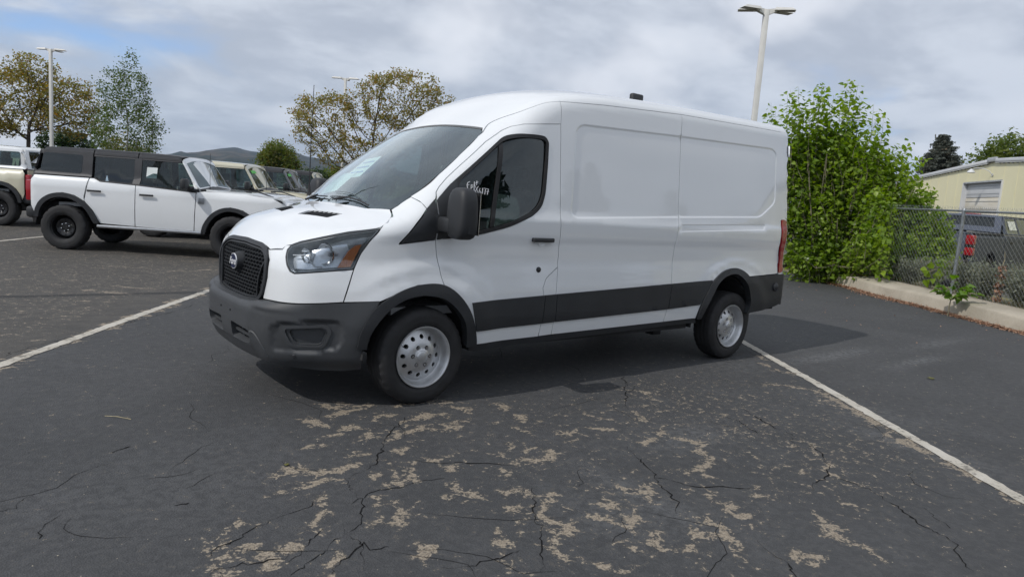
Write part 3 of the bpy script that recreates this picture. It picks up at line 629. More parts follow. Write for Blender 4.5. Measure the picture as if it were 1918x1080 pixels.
# --- hood
_hN=to2(V['HL'],'N'); _hs,_=surf(dens(_hN[0:5],.03,False),'N',Fv)
hn=[(-.914,-.310),(-.917,-.401),(-.919,-.424),(-.884,-.560),(-.862,-.572)]+[(p[0]+.001,p[1]+.004) for p in _hs.tolist()[:-1]]+[(-.350,-.922),(-.320,-.912),(-.283,-.892),(-.218,-.823),(-.199,-.786),(-.176,-.722),(-.200,-.646),(-.252,-.497),(-.282,-.201),(-.288,0)]
hl=hn+[(x,-y) for x,y in hn[::-1][1:]]+[(-.915,.151),(-.918,0),(-.915,-.151)]
vents=[[(-.62,-.148),(-.522,-.145),(-.418,-.488),(-.548,-.505)]]
vents=[rnd(inset(v_,.004),.01,2) for v_ in vents]; vents.append([(x,-y) for x,y in vents[0]][::-1])
vp('hood',hl,'T','white_paint',holes=vents,s=.035,both=False,edge=.03)
for v_ in vents:
    vp('hood_vent',v_,'T','dark_void',s=.04,off=-.010,gap=.0,flange=.0,both=False)
    sg_=1 if np.mean([p[1] for p in v_])>0 else -1
    for i in range(1,7):
        t=i/7; p0=((1-t)*-.615+t*-.540,sg_*((1-t)*.155+t*.498)); p1=((1-t)*-.528+t*-.425,sg_*((1-t)*.152+t*.482))
        Pq,_=surf([p0,p1],'T',Fv,-.003); MB().tube(Pq,.004,4).build('vent_slat','black_plastic',van)
# --- windscreen, cowl
wn=[(-.200,-.646),(-.176,-.722),(-.133,-.737),(-.045,-.765),(-.005,-.783),(.158,-.797),(.358,-.762),(.568,-.692),(.615,-.680),(.646,-.635),(.640,-.55),(.630,-.4),(.625,-.2),(.625,0)]
wb=[(-.282,-.201),(-.252,-.497)]
wl=[(-.288,0),(-.282,-.201),(-.252,-.497)]+wn
wl=wl+[(x,-y) for x,y in wl[::-1][1:-1]]
wl=rnd(wl,.02,2)
wo_=inset(dens(wl,.05),.004); wi=rnd(inset(inset(dens([(-.215,0),(-.208,-.201),(-.178,-.48),(-.12,-.60),(-.03,-.685),(.16,-.745),(.358,-.712),(.54,-.650),(.575,-.60),(.578,-.5),(.572,-.2),(.570,0),(.572,.2),(.578,.5),(.575,.60),(.54,.650),(.358,.712),(.16,.745),(-.03,.685),(-.12,.60),(-.178,.48),(-.208,.201)],.06),0),0),.03,2)
vp('windscreen',wo_,'T','windscreen_glass',s=.07,both=False,gap=0,flange=0,off=-.006)
vp('windscreen_border',wo_,'T','black_gloss',holes=[wi],s=.06,both=False,gap=.002,hgap=0,flange=0,off=-.012)
vp('windscreen_seal',inset(wo_,-.012),'T','seal',holes=[inset(wo_,.006)],s=.06,both=False,gap=0,hgap=0,flange=.02,off=-.008)
def wiper(pts,piv):
    P,n=surf(dens(spl(pts,4),.05,False),'T',Fv,.008); 
    mb=MB().tube(P,.006,5,flat=.6); 
    Q,_=surf(dens([piv,tuple((np.array(pts[0])*.45+np.array(pts[-1])*.55))],.05,False),'T',Fv,.018); mb.tube(Q,[.009]*(len(Q)-1)+[.005],6); mb.build('wiper','seal',van,True)
wiper([(-.225,-.50),(-.215,-.30),(-.215,-.08),(-.225,.14)],(-.262,-.02)); wiper([(-.225,.20),(-.20,.42),(-.165,.64)],(-.25,.56))
Pw,_=surf(dens([(-.20,-.34),(-.17,-.10),(-.16,.20)],.1,False),'T',Fv,.004)
MB().tube(Pw,.002,4).build('wiper_arm','seal',van)
# mast aerial on the far cowl corner
Pa,_=surf([(-.10,.86)],'T',Fv); a0=Vector(Pa[0]); a0.z=max(a0.z,1.33)
MB().lathe([(0,0.10),(.008,.10),(.014,.05),(.022,.0)],(a0.x,a0.y,a0.z),(0,0,1),12).tube([a0+Vector((0,0,.08)),a0+Vector((0,0,.45)),a0+Vector((.01,0,.95))],[.005,.004,.003],5).build('mast_aerial','seal',van)
# --- nose: fascia, headlamps, grille
NP=lambda k:[tuple(p) for p in to2(V[k],'N')]
gN=NP('GR'); hN=NP('HL'); oN=NP('HOOD'); bN=NP('BT')
fas=[gN[3],oN[0],oN[1],oN[2]]+[hN[0],hN[14],hN[13],hN[12],hN[11],hN[10],hN[9],hN[8],hN[7]]+[to2([V['FS'][1]],'N')[0]]+bN[3::-1]+[gN[6],gN[5],gN[4]]
vp('front_fascia',fas,'N','white_paint',s=.035,edge=.03)
hin=inset(dens(hN,.03),.006)
vp('headlamp_rim',hN,'N','black_plastic',holes=[hin],s=.03,gap=.002,hgap=0,flange=.03,off=-.001)
lens=vp('headlamp_lens',hin,'N','lens_clear',s=.03,gap=-.001,flange=0,off=-.002)
bk=vp('headlamp_bucket',inset(hin,.004),'N','galv_dark',s=.04,gap=0,flange=0,off=-.075)
ww=vp('headlamp_housing',inset(hin,-.001),'N','galv_dark',holes=[inset(hin,.004)],s=.04,gap=0,hgap=0,flange=.08,off=-.004)
hs=lambda pts,off:surf([to2([p],'N')[0] if len(p)==3 else p for p in pts],'N',Fv,off)
# reflector bowls
for (pt,rad) in (((-.690,-.815,1.062),.078),((-.79,-.735,1.052),.050)):
    P,n=hs([pt],-.015); P=P[0];n=n[0]; fwd=np.array([-.93,-.22,-.05]); fwd/=np.linalg.norm(fwd)
    for sy in (1,-1):
        mb=MB().lathe([(rad,-.004),(rad*.93,-.018),(rad*.75,-.036),(rad*.5,-.05),(rad*.2,-.058),(0.001,-.06)],(P[0],P[1]*sy,P[2]),(fwd[0],fwd[1]*sy,fwd[2]),28); mb.build('reflector','chrome',van,True)
        MB().lathe([(.001,.02),(.012,.015),(.014,-.02),(.012,-.05)],(P[0]+.045,P[1]*sy,P[2]),(fwd[0],fwd[1]*sy,fwd[2]),12).build('bulb','lamp_white',van,True)
# chrome inner bezel, light-guide strip, amber wedge
vp('headlamp_bezel',to2([(-.87,-.62,1.03),(-.80,-.70,1.10),(-.56,-.868,1.14),(-.53,-.88,1.06),(-.60,-.85,.985),(-.80,-.77,.962),(-.865,-.68,.96)],'N'),'N','reflector_silver',s=.03,gap=0,flange=.01,off=-.055)
for pts in ([(-.848,-.657,1.049),(-.803,-.733,1.054),(-.786,-.764,1.032),(-.754,-.797,.98),(-.706,-.823,.979)],):
    P,_=hs(pts,-.02)
    for sy in (1,-1): MB().tube(P*np.array([1,sy,1]),.0045,6).build('light_guide','lamp_white',van,True)
am=[(p.real,p.imag) for p in []]
P1=np.array([(560+0,0)])
vp('turn_signal',[(.945,.980),(1.022,.990),(1.085,1.140),(1.047,1.130),(1.004,1.09),(.969,1.026)],'N','amber',s=.03,gap=0,flange=.03,off=-.008)
# grille
GH=[(0.0,1.087),(.153,1.082),(.319,1.077),(.401,1.057),(.455,1.018),(.487,.975),(.496,.870),(.453,.736),(.391,.690),(.222,.672),(0,.668)]
GH=[(a,b) for a,b in GH]
yz=lambda l:[(y,z) for y,z in l]
full=GH+[(-a,b) for a,b in GH[::-1][1:-1]]
def Fg(P): return Fb0(P)
def nose(pts,off=0):
    """(y,z) -> point on the nose skin"""
    p=np.array(pts,float); O=np.stack([np.full(len(p),-2.),p[:,0],p[:,1]],1); Dd=np.tile([1.,0,0],(len(p),1)); t=cast(O,Dd,Fv,2.2); P=O+Dd*t[:,None]; n=grad(P,Fv); return P+n*off,n
full=rnd(full,.04,3)
vp('grille_frame',full,'K','black_plastic',holes=[inset(dens(full,.03),.026)],s=.03,gap=0,hgap=0,flange=.05,off=.016,both=False)
vp('grille_inner_frame',inset(dens(full,.03),.030),'K','black_plastic',holes=[inset(dens(full,.03),.040)],s=.03,gap=0,hgap=0,flange=.03,off=.006,both=False)
vp('grille_backing',inset(dens(full,.03),.01),'K','dark_void',s=.05,gap=0,flange=0,off=-.05,both=False)
gin=inset(dens(full,.03),.03); gp=[]
mb=MB(); pw,ph=.052,.0255
def hexbar(a,b):
    m_=((a[0]+b[0])/2,(a[1]+b[1])/2)
    if not inpoly(np.array([m_]),gin)[0]: return
    gp.append((a,b))
pw,ph=.050,.0255
for j in range(-1,19):
    z0=.655+j*ph
    for i in range(-11,12):
        y0=i*pw+(pw/2 if j%2 else 0); h=ph/3
        hexbar((y0-pw/2,z0+h/2),(y0,z0-h/2)); hexbar((y0,z0-h/2),(y0+pw/2,z0+h/2)); hexbar((y0+pw/2,z0+h/2),(y0+pw/2,z0+ph-h/2))
ends=[p for s_ in gp for p in s_]; Pn,nn=nose(ends,-.004)
for i in range(0,len(Pn),2):
    a,b=Pn[i],Pn[i+1]; d=(b-a); upv=np.cross(d,np.array([1,0,0])); upv/=max(np.linalg.norm(upv),1e-9); upv*=.0024; dp=np.array([.022,0,0])
    mb.add([a-upv,a+upv,b+upv,b-upv,a-upv+dp,a+upv+dp,b+upv+dp,b-upv+dp],[(0,1,2,3),(0,4,5,1),(2,6,7,3),(1,5,6,2),(3,7,4,0)])
g=mb.build('grille_mesh','black_plastic',van); g['kind']='stuff'
for sy in (1,-1):
    P,_=nose(dens([(sy*.455,.985),(sy*.420,.93),(sy*.39,.86),(sy*.378,.78),(sy*.375,.70)],.03,False),.003); MB().tube(P,.013,6,flat=.6).build('grille_bar','black_plastic',van,True)
# badge on its round boss
P,n=nose([(0,.925)]); bc=Vector(P[0]); 
MB().lathe([(.075,.05),(.070,.0),(.060,-.035),(0.001,-.035)],(bc.x,0,.925),(1,0,0),36).build('badge_boss','black_plastic',van,True)
def oval(rx,rz,x,t,mat,nm):
    mb=MB().prism([(rx*math.cos(2*math.pi*i/40),rz*math.sin(2*math.pi*i/40)) for i in range(40)],0,t,lambda u,v,h:(x-h,u,.925+v)); return mb.build(nm,mat,van)
bx=bc.x-.035
oval(.066,.056,bx-.001,.006,'badge_white','badge_rim'); oval(.061,.051,bx-.008,.0015,'badge_blue','badge_field')
cu=bpy.data.curves.new('badge_script','FONT'); cu.body='Ford'; cu.size=.070; cu.shear=.35; cu.align_x='CENTER'; cu.align_y='CENTER'; cu.extrude=.0012; cu.offset=.0016
to=bpy.data.objects.new('tmp',cu); COL.objects.link(to); bpy.context.view_layer.update(); me=bpy.data.meshes.new_from_object(to.evaluated_get(bpy.context.evaluated_depsgraph_get())); bpy.data.objects.remove(to)
me.materials.clear(); me.materials.append(MAT['badge_white'])
o=link(bpy.data.objects.new('badge_script',me),van); o.matrix_local=Matrix.Translation((bx-.0115,0,.924))@Matrix(((0,0,-1,0),(-1,0,0,0),(0,1,0,0),(0,0,0,1)))
o.scale=(1,1,1)
# --- front bumper
bt=[(0,.700),(.12,.700),(.30,.712)]+[(p[0],p[1]) for p in bN]
bot=to2([(-.436,-.965,.479)],'N')
bl=bt+[(1.36,.770),(1.30,.70),(1.185,.62),(1.135,.50),(1.13,.478),(1.13,.30),(1.05,.262),(.70,.245),(.35,.255),(0,.262)]
bt0=[(0,.690),(.20,.690),(.37,.700)]
bl=bt0+[(p[0],p[1]-.002) for p in bN]+spl([(1.185,.70),(1.152,.58),(1.132,.48),(1.122,.38),(1.120,.275)],3)+[(1.0,.262),(.85,.262),(.70,.280),(.52,.305),(.35,.300),(0,.285)]
# keep the (angle) order increasing
low1=rnd([(.105,.512),(.385,.500),(.395,.425),(.36,.405),(.105,.398)],.02,3)
fog0=[(.618,.570),(.885,.596),(.913,.583),(.929,.549),(.890,.447),(.858,.428),(.702,.430),(.662,.459)]
fc=np.mean(fog0,0)
def fsc(k): return rnd([tuple(fc+(np.array(p)-fc)*k) for p in fog0],.03,4)
fog=fsc(1.0)
bf=bl+[(-a,b) for a,b in bl[::-1][1:-1]]
vp('front_bumper',bf,'N','bumper_plastic',f=Fb,holes=[low1,[(-a,b) for a,b in low1][::-1],fsc(.95),[(-a,b) for a,b in fsc(.95)][::-1]],s=.028,both=False,edge=.03,flange=.10)
vp('fog_lamp_frame',fog,'N','bumper_plastic',f=Fb,holes=[fsc(.80)],s=.03,off=.008,gap=0,hgap=0,flange=.03)
vp('fog_lamp_blank',fsc(.84),'N','bumper_plastic',f=Fb,holes=[fsc(.68)],s=.03,off=-.006,gap=0,hgap=0,flange=.03)
vp('fog_lamp_recess',fsc(.70),'N','bumper_plastic',f=Fb,s=.03,off=-.026,gap=0,flange=0)
vp('intake_backing',[(.08,.54),(.42,.52),(.42,.38),(.08,.38)],'N','dark_void',f=Fb,s=.05,off=-.12,gap=0,flange=0)
vp('intake_bar',[(.10,.462),(.38,.455),(.38,.435),(.10,.440)],'N','bumper_plastic',f=Fb,s=.04,off=-.03,gap=0,flange=.05)
for a_ in (.19,.30): vp('intake_post',[(a_,.51),(a_+.02,.51),(a_+.02,.40),(a_,.40)],'N','bumper_plastic',f=Fb,s=.04,off=-.045,gap=0,flange=.03)
for sy in (1,-1):
    P,n=surf(spl([(.405,.500),(.435,.494),(.469,.466),(.508,.414),(.542,.345)],4),'N',Fb,.002); MB().tube(P*np.array([1,sy,1]),[.009*(1-.6*i/(len(P)-1)) for i in range(len(P))],6,flat=.6).build('bumper_fin','bumper_plastic',van,True)
    P,n=surf([(.716,.370)],'N',Fb,.001); MB().lathe([(.001,.004),(.012,.003),(.015,-.004)],P[0]*np.array([1,sy,1]),n[0]*np.array([1,sy,1]),14).build('parking_sensor','black_plastic',van,True)
    P,n=surf([(.095,.588)],'N',Fb,.001); MB().lathe([(.001,.003),(.007,.003),(.009,-.003)],P[0]*np.array([1,sy,1]),n[0]*np.array([1,sy,1]),10).build('plate_bolt','dark_void',van,True)
    # shelf between bumper and grille
V_=[];F_=[]
ph_=[i*.06 for i in range(-17,18)]
A,_=surf([(abs(p),(np.interp(abs(p),[0,.2,.37,.44,.59,.72,.89,1.0],[.690,.690,.700,.715,.719,.727,.744,.75])-.004)) for p in ph_],'N',Fb); A[:,1]*=np.sign([p if p else 1 for p in ph_])
Bq=A.copy(); Bq[:,0]*=.86; Bq[:,1]*=.86; Bq[:,2]+=.012
mesh_obj('bumper_top',np.vstack([A,Bq]),[(i,i+1,i+1+len(A),i+len(A)) for i in range(len(A)-1)],'bumper_plastic',van,True)
# --- cladding
def ring(o,i): return o+i[::-1]
ao=spl([(-.500,.440),(-.497,.471),(-.482,.571),(-.411,.707),(-.280,.807),(-.140,.862),(.009,.880),(.130,.862),(.240,.798),(.335,.698),(.395,.584),(.437,.466),(.452,.40)])
ai=spl([(-.437,.440),(-.436,.479),(-.412,.571),(-.323,.692),(-.224,.764),(-.099,.798),(.019,.794),(.130,.765),(.227,.696),(.309,.596),(.345,.482),(.357,.40)])
vp('wheel_arch_trim',ring(ao,ai),'S','black_plastic',s=.04,off=.022,gap=0,flange=.07)
rao=spl([(3.135,.462),(3.171,.604),(3.235,.72),(3.319,.825),(3.472,.920),(3.632,.958),(3.760,.948),(3.888,.898),(3.970,.825),(4.046,.722),(4.079,.62),(4.073,.538),(3.99,.475)])
rai=spl([(3.19,.462),(3.24,.58),(3.320,.704),(3.400,.808),(3.525,.875),(3.671,.898),(3.782,.868),(3.895,.790),(3.968,.673),(3.995,.571),(3.955,.485)])
vp('wheel_arch_trim',ring(rao,rai),'S','black_plastic',s=.04,off=.022,gap=0,flange=.07)
cl=[(.370,.735),(1.105,.764),(1.098,.530),(.431,.512),(.405,.60)]
vp('door_cladding',cl,'S','black_plastic',s=.05,off=.014,gap=.003,flange=.02)
vp('flap_cladding',[(1.105,.764),(1.232,.769),(1.238,.536),(1.098,.530)],'S','black_plastic',s=.05,off=.014,gap=.003,flange=.02)
vp('side_cladding',[(1.232,.769),(2.693,.822),(2.673,.578),(1.238,.536)],'S','black_plastic',s=.06,off=.014,gap=.003,flange=.02)
vp('quarter_cladding',[(2.693,.822),(3.319,.846),(3.235,.72),(3.150,.600),(2.673,.578)],'S','black_plastic',s=.06,off=.014,gap=.003,flange=.02)
vp('sill_trim',[(.40,.404),(3.135,.462),(3.16,.415),(1.3,.372),(.46,.352),(.40,.36)],'S','black_plastic',s=.06,off=-.004,gap=0,flange=.08)
# thin drip seam above the flank
# --- handle, lock
P,n=surf([(1.03,1.204)],'S',Fv)
for sy in (1,-1):
    y=P[0][1]
    MB().lathe([(.052,.002),(.048,-.004),(.03,-.016),(.001,-.02)],(1.045,y*sy-.001*sy,1.205),(0,sy*-1,0),24).build('handle_cup','white_paint',van,True)
    hb=MB().box((1.045,(y-.026)*sy,1.203),(.215,.022,.034),bev=.009); hb.box((.955,(y-.01)*sy,1.203),(.03,.03,.03),bev=.005).box((1.135,(y-.01)*sy,1.203),(.03,.03,.03),bev=.005); hb.build('door_handle','black_plastic',van,True)
    MB().lathe([(.001,.009),(.016,.008),(.021,.004),(.023,-.004)],(1.034,-.987*sy,.966),(0,-sy,0),20).build('door_lock','black_plastic',van,True)
# --- mirrors: arm + tall housing + small lower cover
def mirror(sy):
    c=(.135,-1.17*sy,1.385)
    bm=bmesh.new(); bmesh.ops.create_cube(bm,size=1)
    bmesh.ops.subdivide_edges(bm,edges=bm.edges[:],cuts=7,use_grid_fill=True)
    for v in bm.verts:
        p=np.array(v.co)*2; 
        # superellipsoid
        a=np.abs(p); k=(a**4.2).sum()**(1/4.2); p=p/k
        x,y,z=p; hw=.108*(1-.16*max(z,0)**2+.03*z); 
        v.co=Vector((c[0]+x*.078*(1-.10*z)+.0*y-.02*(y*-sy)**2*0,c[1]+y*hw,c[2]+z*.178))
    me=bpy.data.meshes.new('mirror_housing'); bm.to_mesh(me); bm.free(); me.polygons.foreach_set('use_smooth',[True]*len(me.polygons)); me.materials.append(MAT['black_plastic'])
    link(bpy.data.objects.new('mirror_housing',me),van)
    MB().box((.222,-1.17*sy,1.39),(.006,.17,.30),bev=.002).build('mirror_glass','chrome',van)
    MB().box((.10,-1.045*sy,1.30),(.10,.17,.105),bev=.02).box((.10,-.975*sy,1.30),(.15,.05,.14),bev=.02).build('mirror_arm','black_plastic',van,True)
    # repeater cover outlined on the outboard face
    MB().box((.155,-1.266*sy,1.315),(.075,.018,.135),bev=.008).build('mirror_cover','black_plastic',van,True)
mirror(1); mirror(-1)
# --- wheels
def tyre_prof(R,w,rr,n=14):
    """closed section (radius, across) of a road tyre"""
    h=w/2; return [(rr,-h*.80),(rr+.010,-h*.88),(rr+(R-rr)*.30,-h*1.0),(rr+(R-rr)*.62,-h*1.0),(R-.030,-h*.93),(R-.012,-h*.84),(R-.004,-h*.72),(R,-h*.45),(R,0),(R,h*.45),(R-.004,h*.72),(R-.012,h*.84),(R-.030,h*.93),(rr+(R-rr)*.62,h),(rr+(R-rr)*.30,h),(rr+.010,h*.88),(rr,h*.80)]
def tyre(R,w,rr,parent,block=.0065,nseg=144,chunky=False):
    prof=tyre_prof(R,w,rr); # subdivide
    pr=[]; 
    for i in range(len(prof)-1):
        a,b=np.array(prof[i]),np.array(prof[i+1]); k=max(1,int(np.linalg.norm(b-a)/.011)); pr+=[a+(b-a)*j/k for j in range(k)]
    pr.append(np.array(prof[-1])); pr=np.array(pr); m=len(pr); th=np.arange(nseg)*2*math.pi/nseg
    Rr=np.tile(pr[:,0],(nseg,1)); H=np.tile(pr[:,1],(nseg,1)); T_=np.tile(th[:,None],(1,m))
    tread=sstep(R-.034,R-.020,Rr); hn_=np.abs(H)/(w/2)
    gro=np.zeros_like(Rr)
    for g0 in (.18,.52): gro=np.maximum(gro,sstep(.09,.05,np.abs(hn_-g0)))
    k=nseg//(4 if not chunky else 6); ph=(np.arange(nseg)%4 if not chunky else np.arange(nseg)%6); sip=np.zeros_like(Rr)
    sip[ph==0]=1; sip=np.where(hn_>.60,sip,sip*.35)
    Rr=Rr-tread*np.maximum(gro,sip)*(block if not chunky else block*1.6)
    # rounded bulge lettering ridge on the wall
    V=np.stack([Rr*np.cos(T_),H,Rr*np.sin(T_)],2).reshape(-1,3)
    idx=np.arange(nseg*m).reshape(nseg,m); nx=np.roll(idx,-1,0); q=np.stack([idx[:,:-1],idx[:,1:],nx[:,1:],nx[:,:-1]],2).reshape(-1,4)
    return fast_mesh('tyre',V,q,'rubber',parent,False if chunky else True)
def van_wheel():
    w_=MB(); Rr=.212
    # disc with twelve holes, built flat then dished: profile depth(r)
    dep=pchip([0,.045,.050,.080,.098,.118,.145,.165,.185],[-.062,-.060,-.056,-.052,-.048,-.040,-.026,-.018,-.012])
    holes=[[( .140*math.cos(a0)+.0165*math.cos(t),.140*math.sin(a0)+.0165*math.sin(t)) for t in np.linspace(0,2*math.pi,13)[:-1]] for a0 in [2*math.pi*(i+.5)/12 for i in range(12)]]
    lugs=[[( .0715*math.cos(a0)+.0155*math.cos(t),.0715*math.sin(a0)+.0155*math.sin(t)) for t in np.linspace(0,2*math.pi,11)[:-1]] for a0 in [2*math.pi*i/6+.25 for i in range(6)]]
    loop=[(.186*math.cos(t),.186*math.sin(t)) for t in np.linspace(0,2*math.pi,61)[:-1]]
    feats=[[(r*math.cos(t),r*math.sin(t)) for t in np.linspace(0,2*math.pi,41)] for r in (.046,.051,.100,.119)]
    v,t=cdt(loop,holes+lugs,feats,.014); r=np.hypot(v[:,0],v[:,1]); y=dep(r)
    V=[(a,b_,c) for a,b_,c in zip(v[:,0],y,v[:,1])]; Fc=[tuple(x) for x in t.tolist()]
    # hole walls
    k=len(V)
    for hp in holes+lugs:
        o=len(V); 
        for (a,b_) in hp: V.append((a,float(dep(math.hypot(a,b_))),b_))
        for (a,b_) in hp: V.append((a*.995,float(dep(math.hypot(a,b_)))+.022,b_*.995))
        n_=len(hp); Fc+=[(o+i,o+(i+1)%n_,o+n_+(i+1)%n_,o+n_+i) for i in range(n_)]
    wheel=mesh_obj('wheel',V,Fc,'silver',None,True)
    bm=bmesh.new(); bm.from_mesh(wheel.data); bmesh.ops.remove_doubles(bm,verts=bm.verts[:],dist=1e-5); bmesh.ops.recalc_face_normals(bm,faces=bm.faces[:])
    for e in bm.edges:
        if len(e.link_faces)==2 and e.calc_face_angle(0)>.6: e.smooth=False
    bm.to_mesh(wheel.data); bm.free()
    MB().lathe([(.184,-.012),(.188,-.016),(.194,-.030),(.200,-.055),(.208,-.078),(.216,-.088),(.222,-.088),(.224,-.080),(.214,-.066),(.206,.02),(.200,.09)],(0,0,0),(0,1,0),64).build('rim','silver',wheel,True)
    MB().lathe([(.001,.022),(.20,.020)],(0,0,0),(0,1,0),24).build('brake_disc','dark_void',wheel)
    MB().lathe([(.001,-.070),(.030,-.069),(.040,-.064),(.0455,-.054)],(0,0,0),(0,1,0),28).build('hub_cap','silver',wheel,True)
    for i in range(6):
        a0=2*math.pi*i/6+.25; MB().lathe([(.001,-.060),(.008,-.060),(.0105,-.056),(.0105,-.030)],(.0715*math.cos(a0),0,.0715*math.sin(a0)),(0,1,0),6).build('lug_nut','lug',wheel)
        MB().lathe([(.001,-.030),(.0165,-.030)],(.0715*math.cos(a0),0,.0715*math.sin(a0)),(0,1,0),10).build('lug_pocket','dark_void',wheel)
    MB().tube([(-.17,-.055,.03),(-.20,-.085,.035)],.004,6).build('valve','rubber',wheel)
    t=tyre(.352,.235,.214,wheel); t.location=(0,.03,0)
    return wheel
wh=van_wheel(); wh.parent=van
for i,(x,y,rz,ry) in enumerate([(0,-.915,0,.3),(3.75,-.905,0,-.6),(0,.915,math.pi,0),(3.75,.905,math.pi,.4)]):
    o=wh if i==0 else copy_tree(wh,van); o.location=(x,y,.350); o.rotation_euler=(0,ry,rz)
# --- wheel-house liners, underbody, inner shell
for sy in (1,-1):
    for cx,cz,r in ((-.03,.36,.44),(3.60,.37,.50)):
        mb=MB(); n_=20; prof=[(cx+r*math.cos(math.pi*(i/n_)),cz+r*1.02*math.sin(math.pi*(i/n_))) for i in range(n_+1)]
        Vv=[(x,-.97*sy,z) for x,z in prof]+[(x,-.55*sy,z) for x,z in prof]; k=n_+1
        mb.add(Vv,[(i,i+1,k+i+1,k+i) for i in range(n_)]); mb.add([(x,-.55*sy,z) for x,z in prof],[tuple(range(n_+1))]); mb.build('wheel_liner','liner',van)
u=MB().box((0,0,.42),(1.5,1.05,.22)).box((-.68,0,.42),(.36,1.2,.22)).box((1.8,0,.42),(2.55,1.86,.12)).box((3.7,0,.46),(1.5,1.05,.14)).box((4.40,0,.55),(.66,1.72,.16)).box((.2,0,.30),(.5,.5,.16)); 
u.tube([(0,-.8,.30),(0,.8,.30)],.04,8).tube([(3.75,-.8,.35),(3.75,.8,.35)],.055,8).lathe([(.001,-.11),(.12,-.10),(.15,0),(.12,.10),(.001,.11)],(3.75,0,.35),(1,0,0),16).box((3.05,-.55,.30),(.12,.10,.14)); u.build('underbody','liner',van)
inner=[(1.30,.45),(2.7,.48),(3.12,.50),(3.2,.62),(3.35,.83),(3.5,.92),(3.65,.955),(3.8,.94),(3.95,.87),(4.06,.7),(4.1,.55),(4.6,.60),(4.66,.9),(4.66,2.38),(2.8,2.35),(1.30,2.30)]
vp('inner_shell',inner,'S','liner',s=.2,off=-.03,gap=0,flange=0)
vp('hood_shell',[(-.88,-.40),(-.80,-.56),(-.5,-.84),(-.22,-.78),(-.24,-.5),(-.27,0),(-.24,.5),(-.22,.78),(-.5,.84),(-.80,.56),(-.88,.40)],'T','liner',s=.1,off=-.03,gap=0,flange=0,both=False)
vp('fender_shell',[(-.5,.98),(-.1,1.36),(.05,1.40),(.05,.90),(-.3,.83),(-.5,.76)],'S','liner',s=.15,off=-.03,gap=0,flange=0)
vp('door_shell',[(.08,1.16),(.42,1.20),(.72,1.27),(.94,1.36),(1.06,1.45),(1.27,1.45),(1.27,.44),(.46,.43),(.36,.7),(.14,.86)],'S','interior',s=.15,off=-.035,gap=0,flange=0)
vp('pillar_shell',[(1.13,1.45),(1.27,1.45),(1.27,2.30),(1.15,2.26),(1.13,2.0)],'S','headliner',s=.15,off=-.035,gap=0,flange=0)
# --- cab interior
MB().add([(1.33,-.94,.45),(1.33,.94,.45),(1.33,.94,1.35),(1.33,.80,2.25),(1.33,.55,2.36),(1.33,-.55,2.36),(1.33,-.80,2.25),(1.33,-.94,1.35)],[tuple(range(8))]).build('bulkhead','bulkhead',van)
MB().box((.55,0,.66),(1.5,1.7,.06)).box((-.30,0,.85),(.06,1.5,.6)).build('cab_floor','interior',van)
MB().box((.06,0,1.18),(.46,1.60,.26),bev=.07).box((.17,-.42,1.33),(.24,.42,.10),bev=.04).box((.15,.30,1.315),(.24,.5,.03),bev=.012).build('dashboard','interior',van,True)
for y in (-.48,.30,.66):
    se=MB().box((.84,y,.98),(.50,.46 if y<.2 else .34,.16),bev=.05).build('seat','seat_cloth',van,True)
    MB().box((1.10,y,1.30),(.15,.44 if y<.2 else .33,.56),R=Matrix.Rotation(.16,3,'Y'),bev=.05).build('backrest','seat_cloth',se,True)
    MB().box((1.155,y,1.68),(.11,.26,.18),bev=.045).tube([(1.14,y-.05,1.5),(1.15,y-.05,1.62)],.007,5).tube([(1.14,y+.05,1.5),(1.15,y+.05,1.62)],.007,5).build('headrest','seat_cloth',se,True)
mb=MB(); 
mb.tube([Vector((.33,-.42,1.30))+.19*Vector((math.cos(t)*.45,math.sin(t),math.cos(t)*.9)) for t in np.linspace(0,2*math.pi,25)],.014,8,cap=False).tube([(.33,-.60,1.30),(.33,-.24,1.30)],.014,6).tube([(.33,-.42,1.3),(.12,-.42,1.2)],.03,8); mb.build('steering_wheel','seal',van,True)
vp('headliner',[(.72,-.60),(.72,.60),(1.3,.75),(1.3,-.75)],'T','headliner',s=.15,off=-.06,gap=0,flange=0,both=False)
MB().box((.53,.02,1.93),(.05,.24,.07),bev=.02).tube([(.60,.02,2.0),(.53,.02,1.95)],.012,6).build('rear_view_mirror','seal',van,True)
# delivery paper, blue strip painted as a reflection and window writing
P,_=surf([(.02,.18),(.02,.50),(.27,.56),(.27,.28)],'T',Fv,-.022); mesh_obj('window_sheet',P,[(0,1,2,3)],'paper',van)
for t_ in (.25,.5,.75):
    a=P[0]*(1-t_)+P[3]*t_;b=P[1]*(1-t_)+P[2]*t_; P2=np.array([a*.9+b*.1,b*.8+a*.2]); P2[:,2]+=.003; P2[:,0]-=.003; MB().tube(P2,.006,4).build('handwriting','blue_ink_and_reflection',van)
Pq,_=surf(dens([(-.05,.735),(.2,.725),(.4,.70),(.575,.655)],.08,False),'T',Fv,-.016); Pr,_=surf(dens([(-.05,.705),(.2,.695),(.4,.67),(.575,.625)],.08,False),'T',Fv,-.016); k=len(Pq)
mesh_obj('blue_reflection_strip',np.vstack([Pq,Pr]),[(i,i+1,k+i+1,k+i) for i in range(k-1)],'blue_ink_and_reflection',van)  # coloured strip imitating the film's blue reflection along the far pillar
Pq,_=surf([(-.12,.30),(-.12,.66),(.02,.68),(.10,.62),(.08,.34)],'T',Fv,-.02); mesh_obj('paper_sheet',Pq,[(0,1,2,3,4)],'paper',van)
